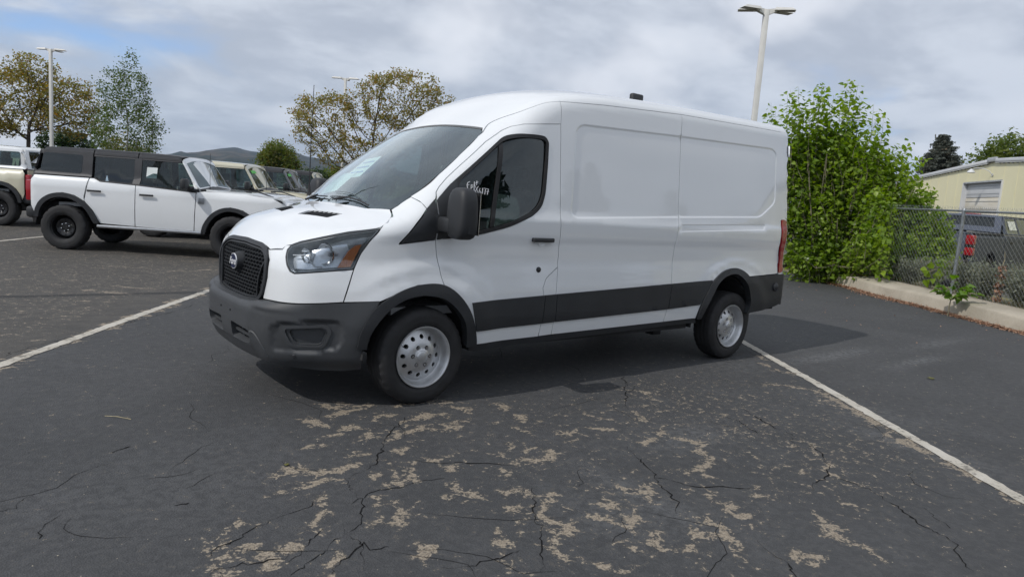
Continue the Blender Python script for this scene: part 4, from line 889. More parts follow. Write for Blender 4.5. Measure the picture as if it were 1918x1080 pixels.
wr=[[(0,.5),(.12,.75),(.3,.85)],[(.0,.5),(.05,.2),(.25,.08)],[(.05,.48),(.22,.55)],[(.38,.0),(.42,.6)],[(.42,.6),(.58,.62),(.56,.38),(.40,.32)],[(.68,.12),(.74,.95),(.72,.2),(.85,.05)],[(.72,.72),(1.12,.05)],[(.78,0.0),(1.15,.62)],[(.85,.80),(1.12,.98)],[(1.0,1.08),(.96,.66)],
[(1.32,.48),(1.22,.2),(1.26,-.05),(1.38,0.0),(1.38,.2),(1.26,.22)],[(1.46,.12),(1.49,.14)],[(1.58,.02),(1.60,.55)],[(1.72,.56),(1.90,.56),(1.80,.0)],[(1.98,.56),(2.2,.58),(2.08,.05)],[(1.96,.32),(2.24,.34)]]
for st in wr:
    p=[(.315+u*.088,1.548+v_*.080-u*.012) for u,v_ in st]
    P,_=surf(dens(p,.02,False),'S',Fv,-.006); MB().tube(P,.0026,4).build('window_writing','marker_white',van)

# ================================================================ boxy four-door off-roaders
TB=pchip([-.62,-.50,-.3,1.0,1.8,1.93,1.97,2.02,2.10,2.20,2.29,2.315,2.345,2.42,3.1,3.6,3.82,3.90],[1.66,1.77,1.80,1.81,1.795,1.782,1.745,1.673,1.548,1.392,1.252,1.232,1.226,1.225,1.225,1.18,1.12,1.04])
WB=pchip([.40,.55,.9,1.12,1.20,1.27,1.32,1.5,1.76],[.88,.905,.93,.93,.915,.885,.845,.82,.78])
def Fs(P):
    x,y,z=P[...,0],P[...,1],P[...,2]; a=np.abs(y)
    w=WB(z)-.03*sstep(3.3,3.9,x); T_=TB(x+.025*a**2*sstep(2.5,2.2,x)*sstep(1.7,2.0,x))-.035*a**2*sstep(2.0,1.8,x)-.02*a**4*sstep(2.4,2.8,x)
    g=smax(a-w,(z-T_)*np.where((x>1.95)&(x<2.33),.55,.98),.045)
    g=smax(g,x-(3.86-.05*(a/.9)**2-.04*sstep(.9,1.2,z)),.05)
    return smax(g,-(x+.58-.10*sstep(1.2,1.8,z)),.05)
def off_roader(paint_,roof,loc,rz,label,windows='suv_glass',near=True,card=None,top_col=None):
    sp=.12 if near else .2
    t=empty('off_roader',(loc[0],loc[1],0),rz,label=label,cat='off-roader',group='boxy four-door off-roaders')
    q=lambda n,l,pr,mat,**k: panel(n,l,pr,mat,t,Fs,**{**dict(s=sp,gap=.005,flange=.03),**k})
    arcR=[(-.50,.55),(-.47,.70),(-.38,.85),(-.22,.96),(-.02,1.00),(.18,.965),(.35,.87),(.48,.73),(.60,.50)]
    arcF=[(2.35,.47),(2.40,.62),(2.52,.79),(2.68,.90),(2.86,.94),(3.08,.90),(3.27,.78),(3.40,.62),(3.44,.50)]
    q('rear_quarter',[(-.50,.60)]+arcR[1:7]+[(.34,.95),(.41,1.285),(-.50,1.285),(-.56,1.2),(-.56,.75)],'S',paint_)
    q('rear_door',[(.345,.88),(.48,.73),(.60,.50),(1.20,.485),(1.215,1.215),(.60,1.235),(.50,1.285),(.42,1.285)],'S',paint_)
    q('front_door',[(1.205,.485),(2.22,.465),(2.26,1.16),(1.22,1.215)],'S',paint_)
    q('front_fender',[(2.225,.47),(2.35,.465)]+arcF[1:]+[(3.75,.60),(3.80,1.05),(3.60,1.15),(3.1,1.195),(2.4,1.195),(2.265,1.17)],'S',paint_)
    q('hood',[(2.40,-.86),(3.1,-.87),(3.60,-.85),(3.82,-.78),(3.84,0),(3.82,.78),(3.60,.85),(3.1,.87),(2.40,.86),(2.36,0)],'T',paint_,both=False,s=.15)
    q('cowl',[(2.30,-.84),(2.41,-.87),(2.36,0),(2.41,.87),(2.30,.84),(2.26,0)],'T','black_plastic',both=False,s=.2)
    # windscreen frame and glass
    wf=[(1.97,-.80),(2.31,-.87),(2.29,-.4),(2.28,0),(2.29,.4),(2.31,.87),(1.97,.80),(1.935,.4),(1.93,0),(1.935,-.4)]
    wg=[(2.015,-.725),(2.285,-.80),(2.27,-.4),(2.265,0),(2.27,.4),(2.285,.80),(2.015,.725),(1.995,.4),(1.985,0),(1.995,-.4)]
    q('windscreen_frame',wf,'T',top_col or paint_,both=False,holes=[wg],s=.1,hgap=0)
    q('windscreen',wg,'T','suv_windscreen',both=False,s=.12,flange=0,gap=-.01,off=-.008)
    q('a_pillar',[(1.965,1.745),(2.05,1.68),(2.33,1.205),(2.262,1.172),(2.235,1.20),(1.96,1.68)],'S',top_col or paint_,s=.08)
    # roof and hardtop
    for x0,x1 in ((-.56,.44),(.45,1.20),(1.21,1.95)):
        q('roof_panel',[(x0,-.80),(x1,-.80),(x1,.80),(x0,.80)],'T',roof,both=False,s=.12)
    q('roof_rail',[(.45,1.735),(1.20,1.735),(1.20,1.69),(.45,1.69)],'S',roof,s=.1); q('roof_rail',[(1.21,1.735),(1.95,1.725),(1.96,1.685),(1.21,1.69)],'S',roof,s=.1)
    q('hardtop_side',[(-.54,1.735),(.44,1.735),(.44,1.295),(-.555,1.295)],'S',roof,holes=[rnd([(-.40,1.68),(.27,1.67),(.26,1.35),(-.44,1.36)],.04,2)],hgap=0)
    q('quarter_window',rnd([(-.40,1.68),(.27,1.67),(.26,1.35),(-.44,1.36)],.04,2),'S',windows if not near else 'privacy_glass',flange=0,gap=.0,off=.002,s=.2)
    q('rear_door_window',[(.475,1.685),(1.15,1.685),(1.15,1.235),(.62,1.25),(.53,1.30),(.475,1.31)],'S',windows if not near else 'privacy_glass',flange=0,gap=0,off=-.012,s=.2)
    q('door_pillar',[(1.15,1.69),(1.28,1.69),(1.28,1.215),(1.15,1.23)],'S','hardtop',s=.1,gap=.004)
    q('front_door_window',[(1.28,1.685),(1.95,1.68),(2.235,1.20),(1.28,1.225)],'S','suv_glass',flange=0,gap=0,off=-.012,s=.2)
    q('belt_seal',[(.50,1.295),(.60,1.25),(1.22,1.23),(2.25,1.175),(2.25,1.157),(1.22,1.212),(.60,1.232),(.48,1.285)],'S','seal',s=.1,gap=0,off=.006)
    # tail
    q('tailgate',[(-.80,.62),(.80,.62),(.80,1.28),(-.80,1.28)],'K',paint_,both=False,s=.2)
    q('rear_glass',[(-.66,1.32),(.66,1.32),(.62,1.70),(-.62,1.70)],'K','privacy_glass',both=False,s=.2,flange=0,off=.002,gap=0)
    q('hardtop_rear',[(-.80,1.29),(.80,1.29),(.75,1.735),(-.75,1.735)],'K',roof,both=False,s=.15,holes=[[(-.66,1.32),(.66,1.32),(.62,1.70),(-.62,1.70)]],hgap=0)
    ring_=lambda a,k,dz: a+[(x*k+(1-k)*(sum(p[0] for p in a)/len(a)),z-dz) for x,z in a[::-1]]
    for a_,c_ in ((arcR,0.0),(arcF,2.9)):
        a_=spl(a_,3); o_=[(c_+(x-c_),z) for x,z in a_]; i_=[(c_+(x-c_)*.86,.36+(z-.36)*.88) for x,z in a_]; i_[0]=(i_[0][0],a_[0][1]); i_[-1]=(i_[-1][0],a_[-1][1])
        q('fender_flare',o_+i_[::-1],'S','black_plastic',off=.045,flange=.09,gap=0,s=.08)
    for sy in (1,-1):
        w_=.93*sy
        MB().box((1.47,.90*sy,.455),(1.80,.14,.055),bev=.02).build('side_step','step_metal',t,True)
        MB().box((-.60,.80*sy,1.0),(.13,.20,.36),bev=.03).build('tail_lamp','tail_red',t,True)
        MB().box((3.84,.66*sy,.97),(.06,.30,.22),bev=.05).build('head_lamp','lamp_white',t,True)
        for hx in (.53,1.42): MB().box((hx,.965*sy,1.07-.012*hx),(.24,.022,.035),bev=.008).build('door_handle','black_plastic',t,True)
        MB().box((2.12,1.075*sy,1.30),(.10,.24,.19),bev=.04).box((2.16,.96*sy,1.24),(.10,.16,.06),bev=.02).box((2.2,.90*sy,1.20),(.20,.10,.05),bev=.015).build('wing_mirror','black_plastic',t,True)
        MB().box((2.36,.958*sy,1.02),(.10,.012,.10),bev=.004).build('fender_badge','galv_dark',t,True)
        MB().box((3.14,.80*sy,1.235),(.10,.03,.03),bev=.01).tube([(3.15,.80*sy,1.245),(3.30,.80*sy,1.245),(3.42,.81*sy,1.215),(3.58,.82*sy,1.17)],.012,6).build('trail_sight','black_plastic',t,True)
    MB().tube([(2.46,-.80,1.20),(2.455,-.80,1.35),(2.45,-.80,1.86)],[.008,.004,.003],5).build('antenna','seal',t)
    MB().box((-.58,0,.62),(.20,1.78,.20),bev=.05).box((-.60,0,.47),(.16,1.2,.12),bev=.03).build('rear_bumper','black_plastic',t,True)
    MB().box((3.98,0,.62),(.22,1.80,.24),bev=.06).box((3.92,0,.98),(.05,1.1,.24),bev=.04).build('front_bumper','black_plastic',t,True)
    MB().box((1.5,0,.62),(1.6,1.66,.22)).box((1.5,0,.50),(4.6,.9,.16)).box((2.9,0,.8),(1.6,1.0,.4)).box((3.55,0,.8),(.3,1.6,.35)).box((-.3,0,.72),(.35,1.5,.2)).tube([(0,-.7,.38),(0,.7,.38)],.07,8).build('underbody','liner',t)
    for sy in (1,-1):
        for cx in (0,2.9):
            mb=MB(); k=13; pf=[(cx+.50*math.cos(math.pi*i/12),.40+.50*math.sin(math.pi*i/12)) for i in range(13)]
            mb.add([(x,.90*sy,z) for x,z in pf]+[(x,.52*sy,z) for x,z in pf],[(i,i+1,k+i+1,k+i) for i in range(12)]); mb.add([(x,.52*sy,z) for x,z in pf],[tuple(range(13))]); mb.build('wheel_liner','liner',t)
    MB().box((1.05,0,.80),(2.4,1.6,.06)).box((2.12,0,1.08),(.35,1.55,.22),bev=.05).build('cabin_floor','interior',t,True)
    for x,y in ((1.40,-.42),(1.40,.42),(.45,-.42),(.45,.42)):
        se=MB().box((x,y,1.0),(.5,.46,.14),bev=.04).build('seat','seat_cloth',t,True); MB().box((x-.25,y,1.28),(.13,.44,.52),R=Matrix.Rotation(-.16,3,'Y'),bev=.04).build('backrest','seat_cloth',se,True); MB().box((x-.31,y,1.58),(.09,.24,.16),bev=.03).build('headrest','seat_cloth',se,True)
    mb=MB(); mb.tube([Vector((1.80,.40,1.22))+.18*Vector((math.cos(a)*.4,math.sin(a),math.cos(a)*.9)) for a in np.linspace(0,2*math.pi,17)],.016,6,cap=False); mb.build('steering_wheel','seal',t)
    if card:
        if 'sheet' in card: P,_=surf([(1.37,1.545),(1.55,1.545),(1.54,1.355),(1.36,1.355)],'S',Fs,.004-.02+.012); mesh_obj('window_sheet',P,[(0,1,2,3)],'paper',t)
        if 'green' in card: P,_=surf([(2.035,-.62),(2.035,-.28),(2.075,-.28),(2.075,-.62)],'T',Fs,.004); mesh_obj('green_price_card',P,[(0,1,2,3)],'green_card',t)
    # wheels
    W0=MB().lathe([(.001,-.035),(.045,-.035),(.05,-.02),(.085,-.015),(.10,-.03),(.155,-.035),(.175,.00),(.20,.02),(.205,-.05),(.21,-.085),(.222,-.09),(.215,-.06),(.21,.08)],(0,0,0),(0,1,0),36).build('wheel','black_wheel',t,True)
    for i in range(6): a0=i*math.pi/3+.3; MB().lathe([(.001,-.052),(.010,-.05),(.012,-.015)],(.068*math.cos(a0),0,.068*math.sin(a0)),(0,1,0),6).build('lug_nut','chrome',W0)
    for i in range(8): a0=i*math.pi/4; MB().lathe([(.001,-.0375),(.015,-.0370)],(.132*math.cos(a0),0,.132*math.sin(a0)),(0,1,0),10).build('wheel_hole','dark_void',W0)
    ty=tyre(.395,.265,.222,W0,.008,96,True); 
    for i,(x,y,rz_,z_) in enumerate([(0,-.84,0,.392),(2.90,-.84,0,.392),(0,.84,math.pi,.392),(2.90,.84,math.pi,.392)]):
        o=W0 if i==0 else copy_tree(W0,t); o.location=(x,y,z_); o.rotation_euler=(0,.2*i,rz_)
    sw=copy_tree(W0,t); sw.name='spare_wheel'; sw.location=(-.80,.05,1.02); sw.rotation_euler=(0,0,-math.pi/2)
    return t
HB=math.atan2(-.58,.81)
bx_=np.array([math.cos(HB),math.sin(HB)]); bn_=np.array([bx_[1],-bx_[0]])   # bn_ points towards the camera side
A0=np.array([-.86,9.55])
def bpos(X,Nn): return A0+bx_*X+bn_*(Nn-.93)
off_roader('white_paint_b','hardtop',bpos(0,0),HB,'white off-roader with black hardtop and black steel wheels, nearest of the row behind the van',card='sheet')
off_roader('cream_paint','cream_paint',bpos(.02,-3.5),HB,'cream off-roader with cream roof and green windscreen card, second in the row',near=False,card='green')
off_roader('grey_paint','hardtop',bpos(-.02,-7.0),HB,'dark grey off-roader with black roof, third in the row behind the cream one',near=False,card='green sheet')
off_roader('cream_paint','hardtop',bpos(.0,-10.5),HB,'pale off-roader with black roof, furthest of the row, half hidden by the van windscreen',near=False,card='sheet')
p0=A0+bx_*(-3.45)+bn_*(-4.7)
off_roader('cream_paint','white_paint_b',p0,HB+math.pi,'beige off-roader with white roof, cut off by the left edge of the photo',near=False)
# ================================================================ grey pickup beyond the fence
WT=pchip([.45,.6,1.0,1.30,1.42,1.50,1.93],[.93,.97,1.0,1.0,.97,.93,.76])
TT=pchip([-.1,0,1.90,1.96,2.02,2.25,3.9,4.3,4.75,5.0,5.6,5.85],[1.44,1.45,1.46,1.47,1.60,1.925,1.93,1.86,1.42,1.32,1.22,1.12])
def Ft(P):
    x,y,z=P[...,0],P[...,1],P[...,2]; a=np.abs(y)
    g=smax(a-WT(z),(z-TT(x)+.03*a**2)*np.where((x>1.96)&(x<2.3),.45,np.where((x>4.2)&(x<4.8),.7,.98)),.05)
    g=smax(g,x-(5.85-.1*(a/.9)**2),.08); return smax(g,-(x+.0-.04*(a/1.)**4),.05)
tk=empty('pickup_truck',(17.24-.04,1.3+1.0,0),math.radians(-2),label='dark grey pickup truck with red tail lamps parked behind the chain-link fence',cat='pickup truck')
q=lambda n,l,pr,mat,**k: panel(n,l,pr,mat,tk,Ft,**{**dict(s=.12,gap=.006,flange=.04),**k})
aR=[(.72,.50),(.76,.72),(.90,.90),(1.15,.98),(1.40,.90),(1.55,.72),(1.58,.50)]; aF=[(x+3.57,z) for x,z in aR]
q('bed_side',[(0.02,.62),(.70,.60)]+aR+[(1.93,.50),(1.93,1.44),(.02,1.43)],'S','truck_paint')
q('bed_rail',[(.02,1.435),(1.93,1.445),(1.93,1.41),(.02,1.40)],'S','black_plastic',off=.012)
q('cab_side',[(1.95,.50),(4.24,.50),(4.28,1.40),(1.95,1.42)],'S','truck_paint')
q('front_fender',[(4.25,.50)]+aF+[(5.75,.60),(5.80,1.05),(5.55,1.2),(4.9,1.29),(4.30,1.38)],'S','truck_paint')
win=[[(2.24,1.84),(2.98,1.86),(2.98,1.46),(2.16,1.46)],[(3.06,1.86),(3.85,1.86),(4.25,1.50),(4.22,1.45),(3.06,1.46)]]
q('cab_frame',[(1.98,1.43),(4.28,1.41),(4.55,1.42),(4.02,1.88),(2.26,1.895),(2.10,1.75)],'S','truck_paint',holes=win,hgap=0,s=.08)
q('side_window',win[0],'S','door_glass',flange=0,gap=0,off=-.01); q('side_window',win[1],'S','door_glass',flange=0,gap=0,off=-.01)
P,_=surf([(2.40,1.78),(2.92,1.79),(2.92,1.56),(2.40,1.55)],'S',Ft,.0); mesh_obj('window_sheet',P,[(0,1,2,3)],'paper',tk)
q('roof',[(2.25,-.76),(4.0,-.74),(4.0,.74),(2.25,.76)],'T','truck_paint',both=False,s=.2)
q('cab_back',[(1.965,-.86),(2.24,-.74),(2.24,.74),(1.965,.86)],'T','truck_paint',both=False,s=.1,holes=[[(2.03,-.66),(2.17,-.60),(2.17,.60),(2.03,.66)]],hgap=0)
q('rear_window',[(2.03,-.66),(2.17,-.60),(2.17,.60),(2.03,.66)],'T','privacy_glass',both=False,flange=0,gap=0,off=-.01)
MB().box((2.27,0,1.915),(.07,.44,.05),bev=.015).build('brake_light','tail_red',tk,True)
q('hood',[(4.80,-.80),(5.70,-.80),(5.75,0),(5.70,.80),(4.80,.80)],'T','truck_paint',both=False,s=.2); q('windscreen',[(4.10,-.72),(4.70,-.80),(4.75,0),(4.70,.80),(4.10,.72)],'T','suv_glass',both=False,flange=0,s=.2)
MB().box((-.012,0,1.09),(.07,1.62,.66),bev=.02).box((-.03,0,1.41),(.06,1.64,.05),bev=.015).build('tailgate','truck_paint',tk,True)
MB().box((-.06,0,1.12),(.02,.42,.09),bev=.008).build('tailgate_badge','chrome',tk,True); MB().box((-.055,0,1.33),(.02,.30,.07),bev=.01).build('tailgate_handle','black_plastic',tk,True)
MB().box((-.10,0,.66),(.22,1.90,.22),bev=.05).build('rear_bumper','black_plastic',tk,True); MB().box((-.218,0,.70),(.01,.32,.16),bev=.003).build('number_plate_mount','chrome',tk,True)
for sy in (1,-1):
    MB().box((.03,.905*sy,1.25),(.16,.20,.24),bev=.03).build('tail_lamp','tail_red',tk,True); MB().box((.03,.905*sy,1.10),(.14,.19,.055),bev=.01).build('tail_lamp_band','black_gloss',tk,True); MB().box((.03,.905*sy,.965),(.16,.20,.20),bev=.03).build('tail_lamp','tail_red',tk,True)
    for hx in (2.35,3.35): MB().box((hx,1.01*sy,1.22),(.22,.03,.04),bev=.01).build('door_handle','black_plastic',tk,True)
MB().box((2.9,0,.60),(5.4,1.7,.3)).box((1.0,0,.85),(1.9,1.5,.1)).box((3.1,0,1.1),(2.0,1.6,.5)).build('underbody','liner',tk)
W0=MB().lathe([(.001,-.04),(.05,-.04),(.09,-.02),(.12,-.03),(.20,-.02),(.225,-.09),(.24,-.09),(.225,.08)],(0,0,0),(0,1,0),30).build('wheel','galv_dark',tk,True); tyre(.41,.275,.238,W0,.008,96,True)
for i,(x,y,rz_) in enumerate([(1.15,-.86,0),(4.72,-.86,0),(1.15,.86,math.pi),(4.72,.86,math.pi)]):
    o=W0 if i==0 else copy_tree(W0,tk); o.location=(x,y,.405); o.rotation_euler=(0,0,rz_)

# ================================================================ ground, lines, kerb
WEAR=[([(-0.66,-0.62),(-0.59,-0.7),(-0.59,-0.85)],0.022),([(-0.83,-1.02),(-0.78,-1.09)],0.046),([(-0.67,-0.96),(-0.5,-0.9),(-0.4,-0.89)],0.011),([(-0.56,-1.08),(-0.49,-1.05)],0.031),([(-0.43,-1.17),(-0.3,-1.09)],0.052),([(-0.74,-1.2),(-0.63,-1.22),(-0.55,-1.29),(-0.67,-1.44),(-0.74,-1.48)],0.025),([(-0.84,-1.58),(-0.82,-1.67)],0.029),([(-0.91,-1.28),(-0.8,-1.29)],0.021),([(-1.06,-1.48),(-0.95,-1.45)],0.033),([(0.17,-1.14),(0.22,-1.24),(0.15,-1.36)],0.043),([(0.01,-1.27),(-0.22,-1.28),(-0.36,-1.47)],0.023),([(-0.36,-1.47),(-0.21,-1.46),(-0.15,-1.58),(-0.01,-1.43)],0.032),([(-0.06,-1.54),(0.1,-1.43)],0.026),([(-0.42,-1.44),(-0.53,-1.55),(-0.43,-1.56)],0.021),([(-0.62,-1.7),(-0.55,-1.69),(-0.58,-1.83)],0.046),([(0.52,-1.28),(0.49,-1.47),(0.41,-1.63)],0.033),([(0.3,-1.67),(0.29,-1.8)],0.022),([(0.03,-1.92),(-0.03,-2.08)],0.034),([(0.05,-2.09),(0.24,-2.03),(0.22,-2.14),(0.1,-2.3),(-0.05,-2.22)],0.039),([(0.5,-1.95),(0.62,-2.01)],0.033),([(-1.35,-1.74),(-1.26,-1.7),(-1.18,-1.74)],0.039),([(-1.3,-1.91),(-1.2,-1.91),(-1.08,-1.95)],0.027),([(-1.49,-1.97),(-1.44,-1.95)],0.029),([(-1.11,-1.81),(-0.96,-1.8)],0.022),([(-0.95,-1.99),(-0.89,-1.99)],0.027),([(-0.76,-1.83),(-0.75,-1.88)],0.026),([(-0.92,-2.1),(-0.9,-2.11)],0.025),([(-0.84,-2.08),(-0.74,-2.1)],0.03),([(-0.63,-1.91),(-0.71,-2.06)],0.016),([(-0.52,-1.93),(-0.45,-1.97)],0.013),([(-0.49,-2.07),(-0.43,-2.13)],0.019),([(-0.57,-2.26),(-0.6,-2.36),(-0.63,-2.46)],0.02),([(-0.74,-2.37),(-0.71,-2.37)],0.022),([(-0.27,-2.23),(-0.21,-2.3)],0.017),([(-0.39,-2.54),(-0.33,-2.54)],0.025),([(-0.5,-2.69),(-0.48,-2.73)],0.023),([(-0.2,-2.61),(-0.34,-2.78),(-0.42,-2.84),(-0.38,-2.98),(-0.51,-3),(-0.64,-3.11),(-0.65,-3.17)],0.035),([(-1.71,-2.23),(-1.64,-2.19)],0.024),([(-1.86,-2.35),(-1.77,-2.32)],0.016),([(-1.25,-2.11),(-1.26,-2.18),(-1.35,-2.3),(-1.43,-2.39)],0.011),([(-1.03,-2.28),(-1,-2.33),(-1.12,-2.44),(-1.18,-2.52)],0.017),([(-0.9,-2.36),(-1.01,-2.42),(-1.04,-2.48),(-1.13,-2.55)],0.008),([(-0.66,-2.8),(-0.78,-2.93)],0.017),([(-0.67,-2.88),(-0.76,-3),(-0.82,-3.11)],0.013),([(-1.06,-2.76),(-1.1,-2.82)],0.017),([(-1.44,-2.69),(-1.51,-2.8)],0.01),([(-0.16,-0.93),(0.22,-1)],0.018),([(-0.49,-0.75),(-0.3,-0.87)],0.011),([(-1.89,-2.56),(-1.83,-2.45),(-1.77,-2.39),(-1.7,-2.44)],0.006),([(-1.67,-2.52),(-1.6,-2.5),(-1.56,-2.51)],0.005),([(4.24,-1.02),(4.19,-1.22)],0.029),([(3.95,-1.29),(3.83,-1.68)],0.037),([(3.21,-1.82),(3.35,-1.96),(3.38,-2.25)],0.047),([(3.34,-2.31),(3.07,-2.68),(2.84,-3),(2.66,-3.24)],0.076),([(2.66,-3.24),(2.55,-3.43),(2.37,-3.74)],0.068),([(2.33,-3.76),(2.15,-4.08)],0.023),([(0.38,-2.8),(0.21,-2.91),(0.18,-2.99)],0.035),([(0.19,-2.77),(0.26,-2.87)],0.012),([(0,-2.86),(-0.04,-3.02)],0.017),([(-0.21,-2.96),(-0.1,-3.03)],0.012),([(-0.13,-3.08),(-0.15,-3.15)],0.019),([(-0.05,-3.13),(-0.15,-3.28),(-0.2,-3.33)],0.007),([(-0.27,-3.28),(-0.2,-3.33)],0.007),([(-0.52,-3.29),(-0.43,-3.39)],0.032),([(-0.33,-3.2),(-0.24,-3.23)],0.013),([(0.17,-3.31),(-0.05,-3.44),(-0.13,-3.53)],0.01),([(0.27,-3.26),(0.22,-3.45),(0.1,-3.6)],0.045),([(0.29,-3.72),(0.41,-3.81)],0.016),([(0.28,-3.8),(0.31,-3.82)],0.023),([(1.18,-2.38),(1.21,-2.54),(1.1,-2.67),(0.94,-2.76),(0.72,-2.8)],0.015),([(0.76,-2.9),(0.8,-2.92)],0.028),([(1.98,-2.89),(1.78,-3.07)],0.028),([(1.7,-3.12),(1.51,-3.31)],0.008),([(1.33,-3.21),(1.34,-3.23)],0.027),([(0.84,-3.53),(0.77,-3.63),(0.72,-3.75),(0.7,-3.87),(0.65,-3.98)],0.014),([(0.7,-3.76),(0.69,-3.86)],0.031),([(1.89,-1.46),(1.81,-1.61)],0.029),([(1.72,-1.63),(1.77,-1.76)],0.021),([(1,-1.68),(1.04,-1.88)],0.038),([(0.78,-1.97),(0.86,-2.01)],0.018),([(0.6,-3.08),(0.55,-3.23),(0.46,-3.33)],0.01),([(0.42,-3.46),(0.48,-3.52)],0.021),([(0.81,-3.23),(0.84,-3.25)],0.019),([(0.86,-2.31),(1.17,-2.27),(1.32,-2.18)],0.015),([(1.37,-1.8),(1.26,-1.98)],0.018),([(1.15,-3.51),(1.09,-3.64)],0.008),([(-1.97,5.37),(-1.69,5.45)],0.054),([(-1.24,4.74),(-0.88,4.43)],0.056),([(-0.83,5.05),(-0.54,4.74)],0.032),([(-1.75,3.58),(-1.65,3.46)],0.025),([(0.16,6.47),(0.81,6.6)],0.038),([(-2.07,1.99),(-1.94,1.99)],0.018),([(-2.33,1.14),(-2.21,1.29)],0.029),([(-1.34,2.52),(-0.68,3.3)],0.018),([(-1.47,5.16),(-1.3,5.21)],0.026),([(-0.75,6.96),(-0.38,7.05)],0.031),([(-1.6,4.03),(-1.35,3.98)],0.018)]
CRACKS=[[(-0.25,-1.19),(-0.57,-1.45),(-0.7,-1.65),(-0.87,-1.84),(-1.04,-1.95)],[(-1.06,-1.94),(-1.1,-2.08),(-1.17,-2.26),(-1.26,-2.37),(-1.31,-2.46),(-1.45,-2.55),(-1.53,-2.62),(-1.65,-2.7)],[(-1.16,-2.24),(-1.01,-2.19),(-0.84,-2.2),(-0.73,-2.16),(-0.59,-2.19)],[(-1.9,-2.41),(-1.76,-2.28),(-1.63,-2.2),(-1.47,-2.16),(-1.3,-2.13)],[(-0.24,-2.51),(-0.45,-2.77),(-0.6,-2.93),(-0.74,-3.16),(-0.8,-3.23)],[(-0.59,-1.89),(-0.36,-2.05),(-0.13,-2.24)],[(-1.31,-2.46),(-1.31,-2.57),(-1.35,-2.63),(-1.43,-2.68),(-1.51,-2.77)],[(-1.61,-2.61),(-1.5,-2.5),(-1.38,-2.4)],[(-1.4,-2.81),(-1.29,-2.6),(-1.29,-2.68),(-1.21,-2.69)],[(-1.12,-2.96),(-1.01,-3.01),(-0.92,-2.99),(-0.72,-3.02)],[(-1.93,-2.54),(-1.83,-2.53),(-1.71,-2.56),(-1.59,-2.55)],[(0.72,-2.33),(0.52,-2.73),(0.37,-2.93),(0.19,-3.15)],[(0.47,-2.77),(0.65,-2.95),(0.92,-3.16)],[(1.15,-3.34),(1.46,-3.32),(1.71,-3.12),(1.96,-2.88)],[(1.49,-3.34),(1.49,-3.49),(1.4,-3.66),(1.26,-3.83),(1.16,-3.98),(1.02,-4.11),(0.93,-4.24)],[(0.3,-3.52),(0.24,-3.69),(0.15,-3.81)],[(1.92,-2.25),(1.93,-2.37),(1.79,-2.58)],[(2.26,-2.16),(2.08,-2.51),(1.98,-2.78)],[(1.5,-3.81),(1.4,-3.91),(1.35,-4)],[(2.21,-0.91),(1.64,-1.53),(1.34,-1.78)],[(-2.31,1.45),(-2.05,1.8),(-1.75,1.94),(-1.26,2.42),(-0.12,3.69)],[(-2.4,-1.9),(-2.37,-1.83),(-2.3,-1.71)],[(-1.97,-1.02),(-1.88,-0.97)],[(-1.86,-1.85),(-1.8,-1.85)],[(-2.51,-1.55),(-2.44,-1.56),(-2.37,-1.42)]]

def grid_axis(bounds):
    out=[]
    for a,b,s in bounds: out+=list(np.arange(a,b-1e-6,s))
    return np.array(out+[bounds[-1][1]])
ga=grid_axis([(-90,-12,6),(-12,-4,.5),(-4,6.4,.027),(6.4,9.36,.25)]); gb=grid_axis([(-40,-6,2),(-6,6.2,.027),(6.2,14,.4),(14,80,4)])
Av,Bv=np.meshgrid(ga,gb,indexing='ij'); PX=Av*E1[0]+Bv*E2[0]; PY=Av*E1[1]+Bv*E2[1]; G2=np.stack([PX.ravel(),PY.ravel()],1)
abl=lambda a,b:(a*E1+b*E2)[:2]
wear=np.zeros(len(G2)); scuff=np.zeros(len(G2)); old=np.zeros(len(G2))
def vnoise(P,sc,seed):
    r=np.random.default_rng(seed); T_=r.normal(0,1,(256,256)); q=P/sc; i=np.floor(q).astype(int); f=q-i; f=f*f*(3-2*f)
    g=lambda a,b: T_[(i[:,0]+a)%256,(i[:,1]+b)%256]
    return (g(0,0)*(1-f[:,0])+g(1,0)*f[:,0])*(1-f[:,1])+(g(0,1)*(1-f[:,0])+g(1,1)*f[:,0])*f[:,1]
GW=G2+.030*np.stack([vnoise(G2,.13,1),vnoise(G2,.13,2)],1)+.016*np.stack([vnoise(G2,.055,3),vnoise(G2,.055,4)],1)
wv_=np.clip(1+.45*vnoise(G2,.12,7)+.3*vnoise(G2,.05,8),.35,1.9)
for i_ in range(26):
    t_=i_/26; a_=rng.uniform(.02,.11)*rng.choice([-1,1]); p_=abl(-2.58+a_,-1+5.2*t_); WEAR.append(([tuple(p_),tuple(p_+.12*E2[:2])],float(rng.uniform(.02,.05))))
for pts,wd in WEAR:
    P=np.array(pts); lo=P.min(0)-4.5*wd-.1; hi=P.max(0)+4.5*wd+.1; m=np.where((G2>lo).all(1)&(G2<hi).all(1))[0]
    if len(m): d=1/wv_[m]*segdist(GW[m],[(pts[i],pts[i+1]) for i in range(len(pts)-1)]); dd=d/max(wd*.78,.024); wear[m]=np.maximum(wear[m],np.where(dd<.8,.84-.42*dd,.504*np.exp(-(dd-.8)*.7))*sstep(4.5,2.0,dd))
aa=Av.ravel(); bb=Bv.ravel()
old=sstep(-2.5,-2.75,aa)
wear=np.maximum(wear,.22*sstep(-2.7,-3.2,aa)*(aa>-14))
